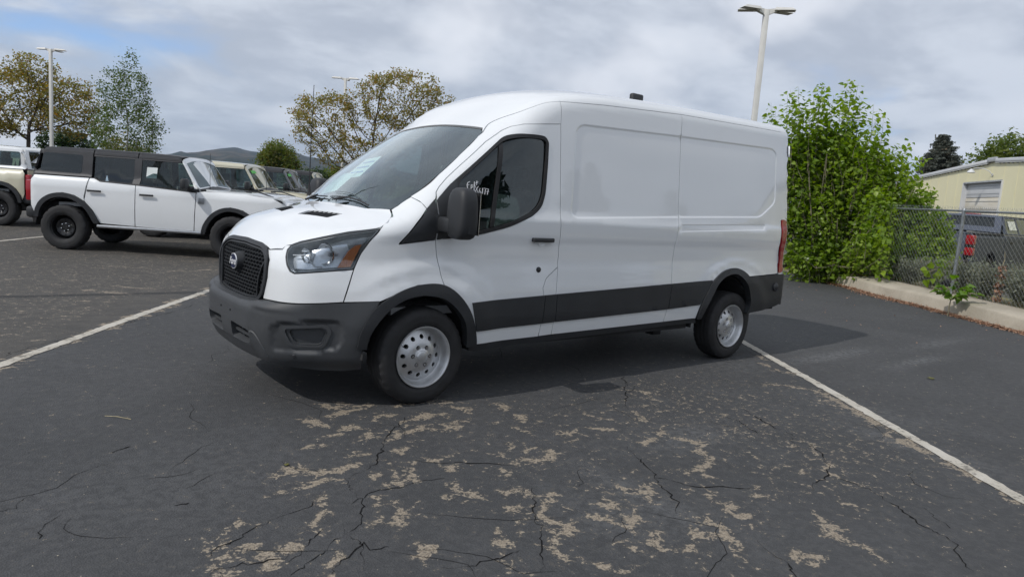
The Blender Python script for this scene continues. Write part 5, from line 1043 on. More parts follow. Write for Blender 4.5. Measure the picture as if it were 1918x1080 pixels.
# faint general breaking-up in the bay in front of the van
wear=np.maximum(wear,.15*np.exp(-((G2[:,0]-.9)/1.7)**4-((G2[:,1]+2.4)/1.4)**4)+.13*np.exp(-((G2[:,0]-2.4)/1.2)**4-((G2[:,1]+2.5)/1.6)**4))
for (x,y,rx,ry,v_) in ((5.2,-1.4,.9,.12,.7),(6.0,-2.0,.7,.1,.6),(3.6,-1.2,.5,.3,.35),(7.6,-1.6,1.0,.12,.5),(2.6,-3.3,.12,.45,.6),(-.1,-3.0,.3,.3,.3),(.2,-2.9,.1,.5,.5),(1.3,-2.4,.4,.2,.5),(6.6,-3.2,.5,.12,.6),(3.2,-2.6,.25,.6,.3),(-1.9,-1.6,.8,.5,.15)):
    scuff=np.maximum(scuff,v_*np.exp(-((G2[:,0]-x)/rx)**2-((G2[:,1]-y)/ry)**2))
idx=np.arange(len(G2)).reshape(Av.shape); qd=np.stack([idx[:-1,:-1],idx[1:,:-1],idx[1:,1:],idx[:-1,1:]],2).reshape(-1,4)
hz=.004*np.sin(PX*1.7+PY*.6).ravel()*np.clip(np.hypot(G2[:,0]-1.8,G2[:,1])-3,0,1)
asp=fast_mesh('asphalt',np.column_stack([G2,0*hz]),qd,'asphalt'); tag(asp,kind='structure')
for nm,ar in (('wear',wear),('scuff',scuff),('old',old)):
    at_=asp.data.attributes.new(nm,'FLOAT','POINT'); at_.data.foreach_set('value',ar.astype(np.float32))
gr=mesh_obj('ground',[(-9000,-9000,-.06),(9000,-9000,-.06),(9000,9000,-.06),(-9000,9000,-.06)],[(0,1,2,3)],'dirt'); tag(gr,kind='structure')
def ribbon(name,pts,wfun,z,mat,jit=.0,s=.05,parent=None):
    P=np.array(dens(pts,s,False)); k=len(P); t=np.gradient(P,axis=0); t/=np.linalg.norm(t,axis=1)[:,None]; n=np.stack([-t[:,1],t[:,0]],1)
    wl=np.array([wfun(i/(k-1)) for i in range(k)])/2
    j=np.cumsum(rng.normal(0,jit,(k,)))*.0 + rng.normal(0,jit,k)
    A=P+n*(wl+j)[:,None]; B=P-n*(wl+rng.normal(0,jit,k))[:,None]
    V=np.vstack([np.column_stack([A,np.full(k,z)]),np.column_stack([B,np.full(k,z)])]); return mesh_obj(name,V,[(i,i+1,k+i+1,k+i) for i in range(k-1)],mat,parent)
def abl(a,b): return (a*E1+b*E2)[:2]
for (pts,w_) in (([abl(-2.60,-9),abl(-2.58,-2),abl(-2.57,2),abl(-2.52,6.4)],.092),([abl(4.20,-9),abl(4.18,-2),abl(4.15,3),abl(4.13,7.5)],.095),([abl(-7.85,3),abl(-7.83,40)],.10)):
    tag(ribbon('parking_line',[tuple(p) for p in pts],lambda t:w_,.004,'line_paint',.005),kind='structure')
def jag(pts,amp,s):
    P=np.array(dens(pts,s,False)); n=len(P); 
    off=np.cumsum(rng.normal(0,amp,(n,2)),0); tt=np.linspace(0,1,n)[:,None]; off-=off[0]*(1-tt)+off[-1]*tt; return P+off+rng.normal(0,amp*.5,(n,2))
for cr in CRACKS:
    P=jag(cr,.010,.03); k=len(P); t=np.gradient(P,axis=0); t/=np.linalg.norm(t,axis=1)[:,None]; n=np.stack([-t[:,1],t[:,0]],1)
    wv=np.clip(.0034+.0024*np.sin(np.arange(k)*.37+len(cr))+rng.normal(0,.002,k),.0008,.012)*np.sin(np.linspace(.08,math.pi-.08,k))**.4
    near_=np.hypot(P[:,0].mean()+2.7,P[:,1].mean()+5.2); wv*=.55 if near_<3.2 else .8
    V=np.vstack([np.column_stack([P+n*wv[:,None],np.full(k,.0022)]),np.column_stack([P-n*wv[:,None],np.full(k,.0022)])])
    tag(mesh_obj('crack',V,[(i,i+1,k+i+1,k+i) for i in range(k-1)],'crack',asp),kind='structure')
def hairline():
    out=[]
    for _ in range(60):
        a,b=rng.uniform(-2.4,4),rng.uniform(-5.2,3.5); p=abl(a,b); th=rng.uniform(0,6.28); L_=rng.uniform(.2,.9); pts=[tuple(p)]
        for i in range(4): th+=rng.normal(0,.6); p=p+L_/4*np.array([math.cos(th),math.sin(th)]); pts.append(tuple(p))
        out.append(pts)
    V=[];Fc=[]
    for cr in out:
        P=jag(cr,.004,.04); k=len(P); t=np.gradient(P,axis=0); t/=np.linalg.norm(t,axis=1)[:,None]; n=np.stack([-t[:,1],t[:,0]],1); w_=.0016*np.sin(np.linspace(.1,3.04,k)); o=len(V)
        V+=[(*p,.0018) for p in P+n*w_[:,None]]+[(*p,.0018) for p in P-n*w_[:,None]]; Fc+=[(o+i,o+i+1,o+k+i+1,o+k+i) for i in range(k-1)]
    tag(mesh_obj('hairline_cracks',V,Fc,'crack',asp),kind='stuff')
hairline()
# loose grit
V=[];Fc=[]
for _ in range(900):
    a,b=rng.uniform(-5,7),rng.uniform(-5.4,6); r=rng.uniform(.0015,.005)*(1.8 if rng.random()<.06 else 1); p=abl(a,b); o=len(V)
    pts=[(p[0]+r*math.cos(t)*rng.uniform(.6,1.3),p[1]+r*math.sin(t)*rng.uniform(.6,1.3),.001) for t in (0,1.6,3.1,4.7)]+[(p[0],p[1],r*.8)]
    V+=pts; Fc+=[(o,o+1,o+4),(o+1,o+2,o+4),(o+2,o+3,o+4),(o+3,o,o+4)]
tag(mesh_obj('loose_grit',V,Fc,'concrete'),kind='stuff')
# concrete kerb wall
prof=[(9.34,-.05),(9.36,.20),(9.385,.235),(9.44,.25),(9.80,.275),(10.02,.28),(10.05,-.05)]
bs=[-14,-6]+[round(-6+i*.5,2) for i in range(1,34)]+[10.9]; V=[];Fc=[]
for b in bs:
    for a_,z_ in prof: V.append(LW(a_+.012*math.sin(b*1.3)*(z_<.23),b,z_*(1-.55*max(0,(b-10.1)/.8)**1.5 if b>10.1 else 1)+.004*math.sin(b*2.1)))
k=len(prof)
for i in range(len(bs)-1):
    for j in range(k-1): Fc.append((i*k+j,i*k+j+1,(i+1)*k+j+1,(i+1)*k+j))
Fc.append(tuple(range(k))); Fc.append(tuple((len(bs)-1)*k+j for j in range(k)))
kw=MB().add(V,Fc).build('kerb',"concrete",None,True); tag(kw,kind='structure')
V=[];Fc=[]; aas=np.arange(10.0,13.1,.25); bbs=np.arange(-14,30,.5)
for a_ in aas:
    for b in bbs: V.append(LW(a_,b,(.22 if a_<11.3 else .22*max(0,(12.4-a_)/1.1))+rng.normal(0,.012)))
nb=len(bbs); tag(mesh_obj('planting_bed',V,[(i*nb+j,i*nb+j+1,(i+1)*nb+j+1,(i+1)*nb+j) for i in range(len(aas)-1) for j in range(nb-1)],'dirt',None,True),kind='structure')
V=[LW(12.0,-260,-.02),LW(300,-260,-.02),LW(300,60,-.02),LW(12.0,60,-.02)]; tag(mesh_obj('gravel_lot',V,[(0,1,2,3)],'gravel'),kind='structure')
# ================================================================ leaf helpers
def leaf_quads(C,size,up=.5,elong=1.5,cup=True,rs=rng):
    """C (n,3) centres -> folded rhombus leaves, two triangles sharing the midrib"""
    n=len(C); d=rs.normal(0,1,(n,3)); d/=np.linalg.norm(d,axis=1)[:,None]; nn=rs.normal(0,1,(n,3)); nn[:,2]+=up*3; nn/=np.linalg.norm(nn,axis=1)[:,None]
    s_=np.cross(nn,d); s_/=np.maximum(np.linalg.norm(s_,axis=1)[:,None],1e-6); d=np.cross(s_,nn)
    sz=size*rs.uniform(.7,1.3,(n,1)); a=C-d*sz*elong/2; b=C+d*sz*elong/2; f=nn*sz*.12
    l=C+s_*sz/2+f-d*sz*.1; r=C-s_*sz/2+f-d*sz*.1
    V=np.stack([a,l,b,r],1).reshape(-1,3); o=np.arange(n)[:,None]*4
    F=np.concatenate([o+np.array([0,1,2]),o+np.array([0,2,3])],1).reshape(-1,3); return V,F
def colonize(att,root,trunk,step=.35,kill=.6,infl=3.5,iters=140,rs=rng):
    nodes=[np.array(root,float)]; par=[-1]; p=nodes[0].copy()
    for i in range(trunk):
        p=p+np.array([rs.normal(0,.04),rs.normal(0,.04),step]); nodes.append(p.copy()); par.append(len(nodes)-2)
    N_=np.array(nodes); near=np.full(len(att),1e9); idx=np.zeros(len(att),int)
    def upd(start):
        nonlocal near,idx
        A=np.array(nodes[start:]); D=np.linalg.norm(att[:,None]-A[None],axis=2); j=D.argmin(1); d=D[np.arange(len(att)),j]; m=d<near; near=np.where(m,d,near); idx=np.where(m,j+start,idx)
    upd(0); alive=np.ones(len(att),bool)
    for it in range(iters):
        m=alive&(near<(infl if it>8 else 50)); 
        if not m.any(): break
        new=[]
        for k in np.unique(idx[m]):
            v=att[m&(idx==k)]-nodes[k]; v=v/np.linalg.norm(v,axis=1)[:,None]; g=v.sum(0)+rs.normal(0,.35,3); l=np.linalg.norm(g)
            if l<1e-3: continue
            new.append((k,nodes[k]+g/l*step))
        s0=len(nodes)
        for k,q_ in new: nodes.append(q_); par.append(int(k))
        upd(s0); alive&=near>kill
    return np.array(nodes),np.array(par)
def skeleton_mesh(nodes,par,r_tip,r_exp=2.3,n=6,maxr=.4):
    k=len(nodes); rad=np.zeros(k); acc=np.zeros(k); ch=np.zeros(k,int)
    for p in par: 
        if p>=0: ch[p]+=1
    for i in range(k-1,-1,-1):
        rad[i]=r_tip if ch[i]==0 else acc[i]**(1/r_exp)
        if par[i]>=0: acc[par[i]]+=rad[i]**r_exp
    rad=np.minimum(rad,maxr); V=[];F=[]
    d=nodes-nodes[np.maximum(par,0)]; l=np.linalg.norm(d,axis=1)
    for i in range(1,k):
        if l[i]<1e-6: continue
        t=d[i]/l[i]; a=np.cross(t,[0.3,.9,.2]); a/=np.linalg.norm(a); b=np.cross(t,a); nn=n if rad[i]>r_tip*1.6 else 3; o=len(V); r0=min(rad[par[i]],rad[i]*1.3); p0=nodes[par[i]];p1=nodes[i]+t*rad[i]*.5
        for q_,r_ in ((p0,r0),(p1,rad[i])):
            for j in range(nn): th=2*math.pi*j/nn; V.append(q_+r_*(math.cos(th)*a+math.sin(th)*b))
        F+=[(o+j,o+(j+1)%nn,o+nn+(j+1)%nn,o+nn+j) for j in range(nn)]
    return V,F,rad,ch
RT=np.array([math.cos(yaw),math.sin(yaw),0]); FT=np.array([-math.sin(yaw),math.cos(yaw),0])
def env_pts(lobes,n,rs=rng,shell=.35):
    """lobes (u,z,depth, ru,rz,rd): attraction points filled into ellipsoids, offsets from the trunk base"""
    vol=np.array([l[3]*l[4]*l[5] for l in lobes]); cnt=np.maximum((n*vol/vol.sum()).astype(int),6); out=[]
    for l,c in zip(lobes,cnt):
        d=rs.normal(0,1,(c,3)); d/=np.linalg.norm(d,axis=1)[:,None]; r=rs.uniform(shell,1,(c,1))**(1/2.2); p=d*r
        out.append(np.outer(p[:,0]*l[3]+l[0],RT)+np.outer(p[:,1]*l[5]+l[2],FT)+np.outer(p[:,2]*l[4]+l[1],[0,0,1]))
    return np.vstack(out)
def tree(name,loc,lobes,label,cat='tree',natt=500,trunk=4,step=.35,kill=.55,leafs=((.075,22,'leaf_locust'),),bark_='bark_dark',tip=.008,spread=.28,up=.4,elong=1.8,group=None,split=None,seed=1,maxr=.3,crowns=None,infl=3.5,flat=1.0):
    rs=np.random.default_rng(seed); t=empty(name,(loc[0],loc[1],0),label=label,cat=cat,group=group)
    att=env_pts(lobes,natt,rs); nodes,par=colonize(att,(0,0,-.1),trunk,step,kill,infl,rs=rs)
    V,F_,rad,ch=skeleton_mesh(nodes,par,tip,maxr=maxr); mesh_obj('trunk',V,F_,bark_,t,True)
    tips=nodes[(rad<tip*2.2)]; 
    for sz,per,mt in leafs:
        frac=1.0
        C=np.repeat(tips,per,0)+rs.normal(0,spread,(len(tips)*per,3))*np.array([1,1,flat]); keep=rs.random(len(C))<frac
        Vl,Fl=leaf_quads(C[keep],sz,up,elong,rs=rs); fast_mesh('crown',Vl,Fl,mt,t)
    return t
# ================================================================ trees left and middle
tree('honey_locust',(2.3,49.7),[(-1.0,5.0,0,2.9,2.3,2.3),(2.6,4.9,0,1.7,1.9,1.8),(.4,7.0,0,1.6,1.0,1.3),(3.5,3.5,.3,1.3,.5,1.0)],'spreading tree with thin olive and rust leaves behind the cream off-roader at the left edge',natt=1000,trunk=4,step=.34,kill=.40,leafs=((.10,22,'leaf_locust'),(.10,4,'leaf_locust_orange')),spread=.24,seed=3,tip=.012,flat=.6,group=None)
tree('honey_locust',(12.59,24.01),[(-1.95,4.15,0,1.75,1.35,1.6),(1.25,5.35,0,2.1,1.25,1.8),(3.0,5.2,0,.8,.7,.8),(-.7,2.75,0,2.1,.9,1.5),(.9,3.6,0,1.5,1.0,1.4),(-.4,5.0,0,.7,.8,.8)],'spreading tree with sparse yellow-green and orange leaves rising behind the van windscreen',natt=1300,trunk=3,step=.21,kill=.29,leafs=((.062,18,'leaf_locust'),(.062,4,'leaf_locust_orange')),spread=.135,seed=5,tip=.0065,flat=.6,maxr=.16,infl=2.5)
tree('young_aspen',(4.42,32.08),[(0,3.0,0,1.55,1.7,1.3),(.1,4.7,0,1.05,1.4,.9),(-.9,4.9,0,.45,1.0,.45),(.1,6.2,0,.25,.6,.25),(1.2,3.3,0,.6,.9,.6)],'slender pale-barked tree with small dark green leaves above the white off-roader',natt=900,trunk=3,step=.21,kill=.30,leafs=((.075,24,'leaf_aspen'),),bark_='bark_pale',spread=.14,seed=8,tip=.007,elong=1.2,maxr=.09)
tree('round_tree',(25.8,69.2),[(-.2,3.8,0,1.5,1.3,1.6),(-1.2,2.9,0,1.0,1.2,1.2),(1.2,2.7,0,1.1,1.0,1.2),(.8,3.5,0,1.0,1.1,1.1)],'rounded olive green tree standing alone in front of the hills',natt=420,trunk=3,step=.3,kill=.4,leafs=((.13,40,'leaf_green'),(.13,16,'leaf_yellow')),spread=.30,seed=11,tip=.02)
def bush(loc,lobes,label,mt,seed,sz=.13,per=34,group=None,name='bush',cat='bush'): return tree(name,loc,lobes,label,cat,natt=200,trunk=1,step=.3,kill=.4,leafs=((sz,per,mt),),spread=.24,seed=seed,tip=.015,group=group)
bush((19.6,55.0),[(-.6,1.4,0,1.6,.9,.9),(1.2,1.2,0,1.4,.8,.9)],'low straw-yellow bush at the foot of the rounded tree','leaf_yellow',21)
bush((24.6,52.6),[(0,1.7,0,1.7,.9,1.0),(-1.4,1.4,0,1.0,.8,.9)],'low bright green bush between the rounded tree and the van windscreen','leaf_green',22)
bush((22.2,52.0),[(0,1.5,0,1.3,.9,.9)],'mid green bush left of the low bright green one','leaf_deep',25)
bush((27.5,50.0),[(0,1.8,0,1.5,1.1,1.0)],'yellowish bush just left of the van windscreen pillar','leaf_yellow',26)
bush((6.48,65.8),[(-.9,2.7,0,1.5,1.2,1.2),(.8,2.7,0,1.6,1.3,1.2)],'dark green round bush behind the roof of the white off-roader','leaf_deep',23,.15,40)
bush((8.3,52.0),[(-.6,2.4,0,1.3,1.0,1.0),(.8,2.0,0,1.3,.8,1.0)],'rusty olive bush beside the slender aspen','leaf_locust',24,.12,26)
bush((-1.5,60.0),[(0,2.6,0,2.0,1.6,1.2)],'olive bush at the left edge under the spreading tree','leaf_locust',27,.15,30)
# trees right
def spruce(loc,h,r,label,mt='needle_blue',seed=1,group=None,lev=30,nb=13,sz=.16,dn=1):
    rs=np.random.default_rng(seed); t=empty('spruce_tree',(loc[0],loc[1],0),label=label,cat='tree',group=group); mb=MB().tube([(0,0,-.1),(0,0,h*.5),(0,0,h*.97)],[.16,.10,.02],8); C=[]
    for i in range(lev):
        f=(i+.5)/lev; z=h*(.10+.88*f); rr=r*(1-f**1.9)*(.85+.3*rs.random())+.10
        for j in range(nb):
            a=rs.uniform(0,6.28); L_=rr*rs.uniform(.55,1.12); tip=np.array([L_*math.cos(a),L_*math.sin(a),z-.10*L_+.25*L_*f]); mb.tube([(0,0,z-.05),tuple(tip*.5+np.array([0,0,z*.5-.06])),tuple(tip)],[.02,.012,.004],3,False)
            n=int((14+26*L_)*dn); s_=rs.uniform(.25,1.02,n); p=np.outer(s_,tip)+np.outer(1-s_,[0,0,z]); p[:,:2]+=rs.normal(0,.10,(n,2))*(.4+s_[:,None]); p[:,2]-=np.abs(rs.normal(0,.09,n)); C.append(p)
    mb.build('trunk','bark_dark',t); V,Fc=leaf_quads(np.vstack(C),sz,.1,2.2,rs=rs); fast_mesh('crown',V,Fc,mt,t); return t
spruce((49.8,14.8),7.7,2.25,'blue-grey spruce rising behind the cream metal building',seed=4,lev=34,nb=18,sz=.085,dn=2.6)
tree('broad_tree',(68.1,15.9),[(0,7.6,0,2.8,1.8,2.2),(3.0,8.2,0,2.4,1.6,2.0),(-2.2,6.9,0,1.4,1.0,1.2)],'broad green tree behind the building at the right edge',natt=500,trunk=9,step=.5,kill=.55,leafs=((.17,48,'leaf_green'),),spread=.36,seed=13,tip=.02,infl=6)
bush((60.0,17.0),[(0,5.3,0,1.0,.9,.8)],'small pale treetop between the spruce and the building roof','leaf_yellow',29,.15,24,name='treetop',cat='tree')
# pines across the road behind the camera, seen mirrored in the van's door glass
PL=['pine across the road, seen mirrored in the rear half of the van door glass','pine across the road, the taller of the pair mirrored in the door glass','short pine across the road between two taller ones','tallest pine of the row across the road','slim pine across the road right of the tallest','pine across the road mirrored in the quarter glass','second pine from the far end of the row across the road','far end pine of the row across the road','near end pine of the row across the road']
for i,(x,y,h) in enumerate([(17,-34,11),(22,-40,14.5),(27,-37,10.5),(31,-41,15),(37,-37,12),(11,-46,13),(44,-42,14),(53,-40,12),(4,-50,14)]):
    spruce((x,y),h,2.9,PL[i],'needle_dark',40+i,'pines across the road',lev=18,nb=9,sz=.42)
# ================================================================ cottonwood thicket at the kerb end
def shoot_leaves(S,size,rs,V,F,stems,k0=0.05):
    """S: list of polylines; alternate heart-shaped leaves along each shoot"""
    for P in S:
        P=np.array(P); seg=np.diff(P,axis=0); L_=np.linalg.norm(seg,axis=1); tot=L_.sum(); n=max(3,int(tot/k0)); cum=np.concatenate([[0],np.cumsum(L_)])
        for i in range(n):
            s_=tot*(.08+.92*(i+rs.random())/n); j=min(np.searchsorted(cum,s_)-1,len(seg)-1); j=max(j,0); p=P[j]+seg[j]*((s_-cum[j])/max(L_[j],1e-6)); t=seg[j]/max(L_[j],1e-6)
            a=i*2.4+rs.normal(0,.4); u=np.cross(t,[.2,.3,.9]); u/=max(np.linalg.norm(u),1e-6); v=np.cross(t,u); out=math.cos(a)*u+math.sin(a)*v
            pet=size*rs.uniform(.5,.9); c=p+out*pet+np.array([0,0,-.2*pet]); d=out*.75+t*.25+np.array([0,0,-.35])+rs.normal(0,.25,3); d/=np.linalg.norm(d)
            nn=np.array([0,0,1.])+rs.normal(0,.55,3); s2=np.cross(nn,d); s2/=max(np.linalg.norm(s2),1e-6); nn=np.cross(d,s2); z=size*rs.uniform(.75,1.25)*(.65+.35*(1-i/n)); o=len(V)
            for (x,y,h) in ((0,0,0),(-.10,.42,.10),(.22,.52,.13),(.62,.32,.06),(1.05,0,-.12),(.62,-.32,.06),(.22,-.52,.13),(-.10,-.42,.10),(.35,0,0)): V.append(c+d*x*z+s2*y*z+nn*h*z)
            F+=[(o+8,o+0,o+1),(o+8,o+1,o+2),(o+8,o+2,o+3),(o+8,o+3,o+4),(o+8,o+4,o+5),(o+8,o+5,o+6),(o+8,o+6,o+7),(o+8,o+7,o+0)]
        stems.tube([tuple(x) for x in P],[.007*(1-.8*i/(len(P)-1)) for i in range(len(P))],4,False)
def thicket():
    rs=np.random.default_rng(17); t=empty('cottonwood_thicket',(14.2,3.3,.15),label='large leafy green thicket of cottonwood shoots beyond the van rear and the kerb end',cat='shrub')
    lobes=[(-.55,1.45,0,1.15,1.45,.9),(.35,2.25,.1,1.25,1.65,1.0),(1.25,1.75,0,1.1,1.45,.9),(1.35,.75,-.7,1.35,.75,.6),(-.3,.5,-.4,1.3,.6,.6),(2.1,1.15,-.5,.7,.9,.5),(-.9,2.5,.1,.7,1.1,.6),(.0,2.9,0,.9,.85,.6),(1.9,1.7,-.2,.65,1.0,.6),(2.2,.95,-.5,.65,.7,.5),(-.75,2.75,0,.7,.8,.6),(.85,2.6,0,.75,.8,.6),(.2,.95,-1.7,.45,.5,.8),(.5,1.7,-1.2,.45,.6,.6)]
    S=[]
    def W3(u,z,w_): return RT*(u-.10*z)+FT*w_+np.array([0,0,z*.95])
    for l in lobes:
        for _ in range(int(125*l[3]*l[4]**.8)):
            d=rs.normal(0,1,3); d/=np.linalg.norm(d); 
            e=W3(l[0]+d[0]*l[3]*rs.uniform(.35,1),l[1]+d[2]*l[4]*rs.uniform(.35,1),l[2]+d[1]*l[5]*rs.uniform(.35,1)); e[2]=max(e[2],.12)
            dirn=(e-W3(.4,.2,0)); dirn/=np.linalg.norm(dirn); dirn=dirn*.6+np.array([0,0,.75])+rs.normal(0,.25,3); dirn/=np.linalg.norm(dirn); L_=rs.uniform(.35,.85); b=e-dirn*L_; m_=(e+b)/2+rs.normal(0,.03,3); S.append([b,m_,e])
    nb0=len(S)
    tops=[(-1.40,4.2,.02,1.4),(-1.15,4.45,-.02,1.5),(-.85,4.6,.02,1.6),(-.55,4.5,.0,1.5),(-.28,4.72,.05,1.6),(0,4.6,.04,1.5),(.28,4.85,.06,1.8),(.5,4.9,.08,1.8),(.72,4.45,.14,1.4),(.95,4.15,.22,1.3),(1.2,3.75,.3,1.2),(-.1,4.2,.02,1.2),(.4,4.3,.1,1.3),(-.7,4.1,0,1.2),(-1.2,3.9,0,1.1),(1.75,3.35,.75,1.1),(2.0,3.5,.8,1.3),(1.55,3.2,.5,1.0),(2.25,3.15,.9,1.1),(2.15,2.35,.6,.9),(2.35,2.0,.8,.9),(2.45,1.55,.9,.9),(2.4,1.1,.95,.9),(2.6,1.4,1.0,1.0)]
    for (u,z,lean,ln) in tops+[(1.2,.9,1.0,.8)]:
        w_=rs.normal(0,.15) if u!=1.2 or z!=.9 else -3.2
        for k_ in range(3 if z>3 else 2):
            e=W3(u+rs.normal(0,.07)*k_,z-k_*.28*rs.random(),w_+rs.normal(0,.1)*k_); dn=W3(lean+rs.normal(0,.06),1.0 if lean<.7 else .55,0); dn[0]+=0; dn/=np.linalg.norm(dn); S.append([e-dn*ln,e-dn*ln*.5+rs.normal(0,.03,3),e])
    V=[];F_=[];st=MB(); shoot_leaves(S[:nb0],.100,rs,V,F_,st); shoot_leaves(S[nb0:],.135,rs,V,F_,st,.042)
    for _ in range(26):
        u=rs.uniform(-1.1,1.6); e=W3(u*1.15,rs.uniform(1.2,3.2),rs.normal(0,.3)); b=W3(u*.7,-.05,rs.normal(0,.3)); st.tube([tuple(b),tuple((b+e)/2+rs.normal(0,.08,3)),tuple(e)],[.03,.02,.01],5,False)
    for _ in range(12):
        b=W3(rs.uniform(-.6,1.2),.3,-.6); e=b+W3(rs.uniform(-.3,1.0),rs.uniform(-.1,.3),-rs.uniform(.3,.7)); st.tube([tuple(b),tuple((b+e)/2+rs.normal(0,.05,3)),tuple(e)],[.012,.009,.005],4,False)
    f=fast_mesh('foliage',V,F_,'leaf_cottonwood',t,True); f['kind']='stuff'; st.build('stems','bark_stem',t)
    C=[]
    for l in lobes:
        n=int(1500*l[3]*l[4]); d=rs.normal(0,1,(n,3)); d/=np.linalg.norm(d,axis=1)[:,None]; d*=rs.uniform(0,.8,(n,1))
        C.append(np.outer(l[0]+d[:,0]*l[3]-.10*(l[1]+d[:,2]*l[4]),RT)+np.outer(l[2]+d[:,1]*l[5],FT)+np.outer(np.maximum(l[1]+d[:,2]*l[4],.1),[0,0,1]))
    Vq,Fq=leaf_quads(np.vstack(C),.095,.4,1.2,rs=rs); g_=fast_mesh('inner_foliage',Vq,Fq,'leaf_cottonwood',t); g_['kind']='stuff'
thicket()
# sapling with big leaves growing from the kerb joint
def sapling():
    rs=np.random.default_rng(5); b=np.array([10.98,-.50,0.]); t=empty('sapling',tuple(b),label='small sapling with large bright leaves growing at the foot of the kerb',cat='plant')
    st=MB().tube([(0,0,-.02),(.01,.0,.15),(.03,0,.33)],[.011,.010,.008],6); br=[]
    for (u,z,w_) in ((-.28,.42,0),(-.18,.52,.1),(.05,.72,0),(.25,.55,-.1),(.42,.50,.05),(.50,.40,-.05),(.1,.42,-.2),(-.05,.38,.1),(.33,.36,.1)):
        e=RT*u+FT*w_+np.array([0,0,z]); s0=np.array([.03,0,.28]); br.append((s0,e)); st.tube([tuple(s0),tuple((s0+e)/2+np.array([0,0,.04])),tuple(e)],[.006,.005,.003],4,False)
    st.build('stem','bark_stem',t)
    base=[(0,0,0),(-.12,.30,.06),(-.02,.52,.10),(.20,.46,.10),(.34,.50,.05),(.62,.30,.02),(1.0,0,-.10),(.62,-.30,.02),(.34,-.50,.05),(.20,-.46,.10),(-.02,-.52,.10),(-.12,-.30,.06),(.35,0,-.02)]
    me=bpy.data.meshes.new('leaf'); me.from_pydata(base,[],[(12,i,i+1) for i in range(11)]+[(12,11,0)]); me.materials.append(MAT['leaf_sapling'])
    for i in range(74):
        s0,e=br[i%len(br)]; f=rs.uniform(.35,1.05); p=s0+(e-s0)*f+np.array([0,0,.03]); d=rs.normal(0,1,3)*np.array([1,1,.3])+(e-s0)*1.5+np.array([0,0,-.35]); d/=np.linalg.norm(d); n=np.array([0,0,1.])+rs.normal(0,.45,3); s_=np.cross(n,d); s_/=np.linalg.norm(s_); n=np.cross(d,s_); z=rs.uniform(.085,.15)
        o=link(bpy.data.objects.new('leaf',me),t); o.matrix_local=Matrix(((d[0]*z,s_[0]*z,n[0]*z,p[0]),(d[1]*z,s_[1]*z,n[1]*z,p[1]),(d[2]*z,s_[2]*z,n[2]*z,p[2]),(0,0,0,1)))
sapling()
# grey-green weeds and dry stalks behind the fence
WL=['weed clump behind the fence at the edge of the green thicket','weed clump behind the fence halfway from the thicket to the post','weed clump behind the fence just left of the post by the sapling','tall weed clump behind the fence right of the post, below the pickup tail lamp','weed clump behind the fence at the foot of the thin dry stalk','weed clump behind the fence between the two tallest dry stalks','tallest weed clump behind the fence, at the right edge of the photo','weed clump behind the fence beyond the right edge of the photo','low weed clump at the back, between the post and the pickup rear bumper','low weed clump at the back, below the pickup bed','weed clump behind the fence deep in the shade of the thicket']
def weeds():
    rs=np.random.default_rng(9)
    for i,(a,b,h,r) in enumerate([(10.35,8.6,.55,.35),(10.4,7.7,.62,.4),(10.3,6.9,.60,.38),(10.45,6.2,.66,.42),(10.3,5.6,.62,.35),(10.4,5.0,.60,.4),(10.5,4.3,.70,.4),(10.3,3.7,.55,.4),(10.9,6.6,.6,.4),(10.8,5.3,.65,.4),(10.35,9.3,.5,.35)]):
        c=np.array(LW(a,b,.22)); mb=MB(); C=[]
        for _ in range(60):
            th=rs.uniform(0,6.28); L_=h*rs.uniform(.6,1.15); e=np.array([math.cos(th)*r*rs.uniform(.2,1),math.sin(th)*r*rs.uniform(.2,1),L_]); m_=e*.5+np.array([0,0,.08])+rs.normal(0,.02,3)
            mb.tube([(0,0,0),tuple(m_),tuple(e)],[.004,.003,.0015],3,False); s_=rs.uniform(.25,1.05,40); C.append(np.outer(s_,e)+rs.normal(0,.035,(40,3)))
        t=empty('weed_clump',tuple(c),label=WL[i],cat='weed',group='grey-green weeds behind the fence'); mb.build('stems','stalk',t); V,Fc=leaf_quads(np.vstack(C),.026,.3,2.6,rs=rs); fast_mesh('leaves',V,Fc,'weed_grey',t)
    for (a,b,h,lab) in ((10.15,5.35,1.25,'tall dry brown weed stalk leaning behind the fence right of the pickup tail lamp'),(10.2,6.45,.95,'thin dry yellow weed stalk behind the fence below the pickup tail lamp'),(10.2,4.55,1.0,'dry weed stalk at the right edge behind the fence')):
        c=np.array(LW(a,b,.22)); P=[np.zeros(3)]; 
        for i in range(7): P.append(P[-1]+np.array([rs.normal(.015,.015),rs.normal(0,.015),h/7]))
        mb=MB().tube([tuple(p) for p in P],[.012,.011,.010,.009,.007,.006,.005,.003],5); t=empty('dry_stalk',tuple(c),label=lab,cat='weed'); mb.build('stem','stalk',t)
        P=np.array(P); C=P[rs.integers(0,5,170)]+rs.normal(0,.035,(170,3))+np.array([0,0,.08]); V,Fc=leaf_quads(C,.05,.1,1.4,rs=rs); fast_mesh('dry_leaves',V,Fc,'litter',t)
weeds()
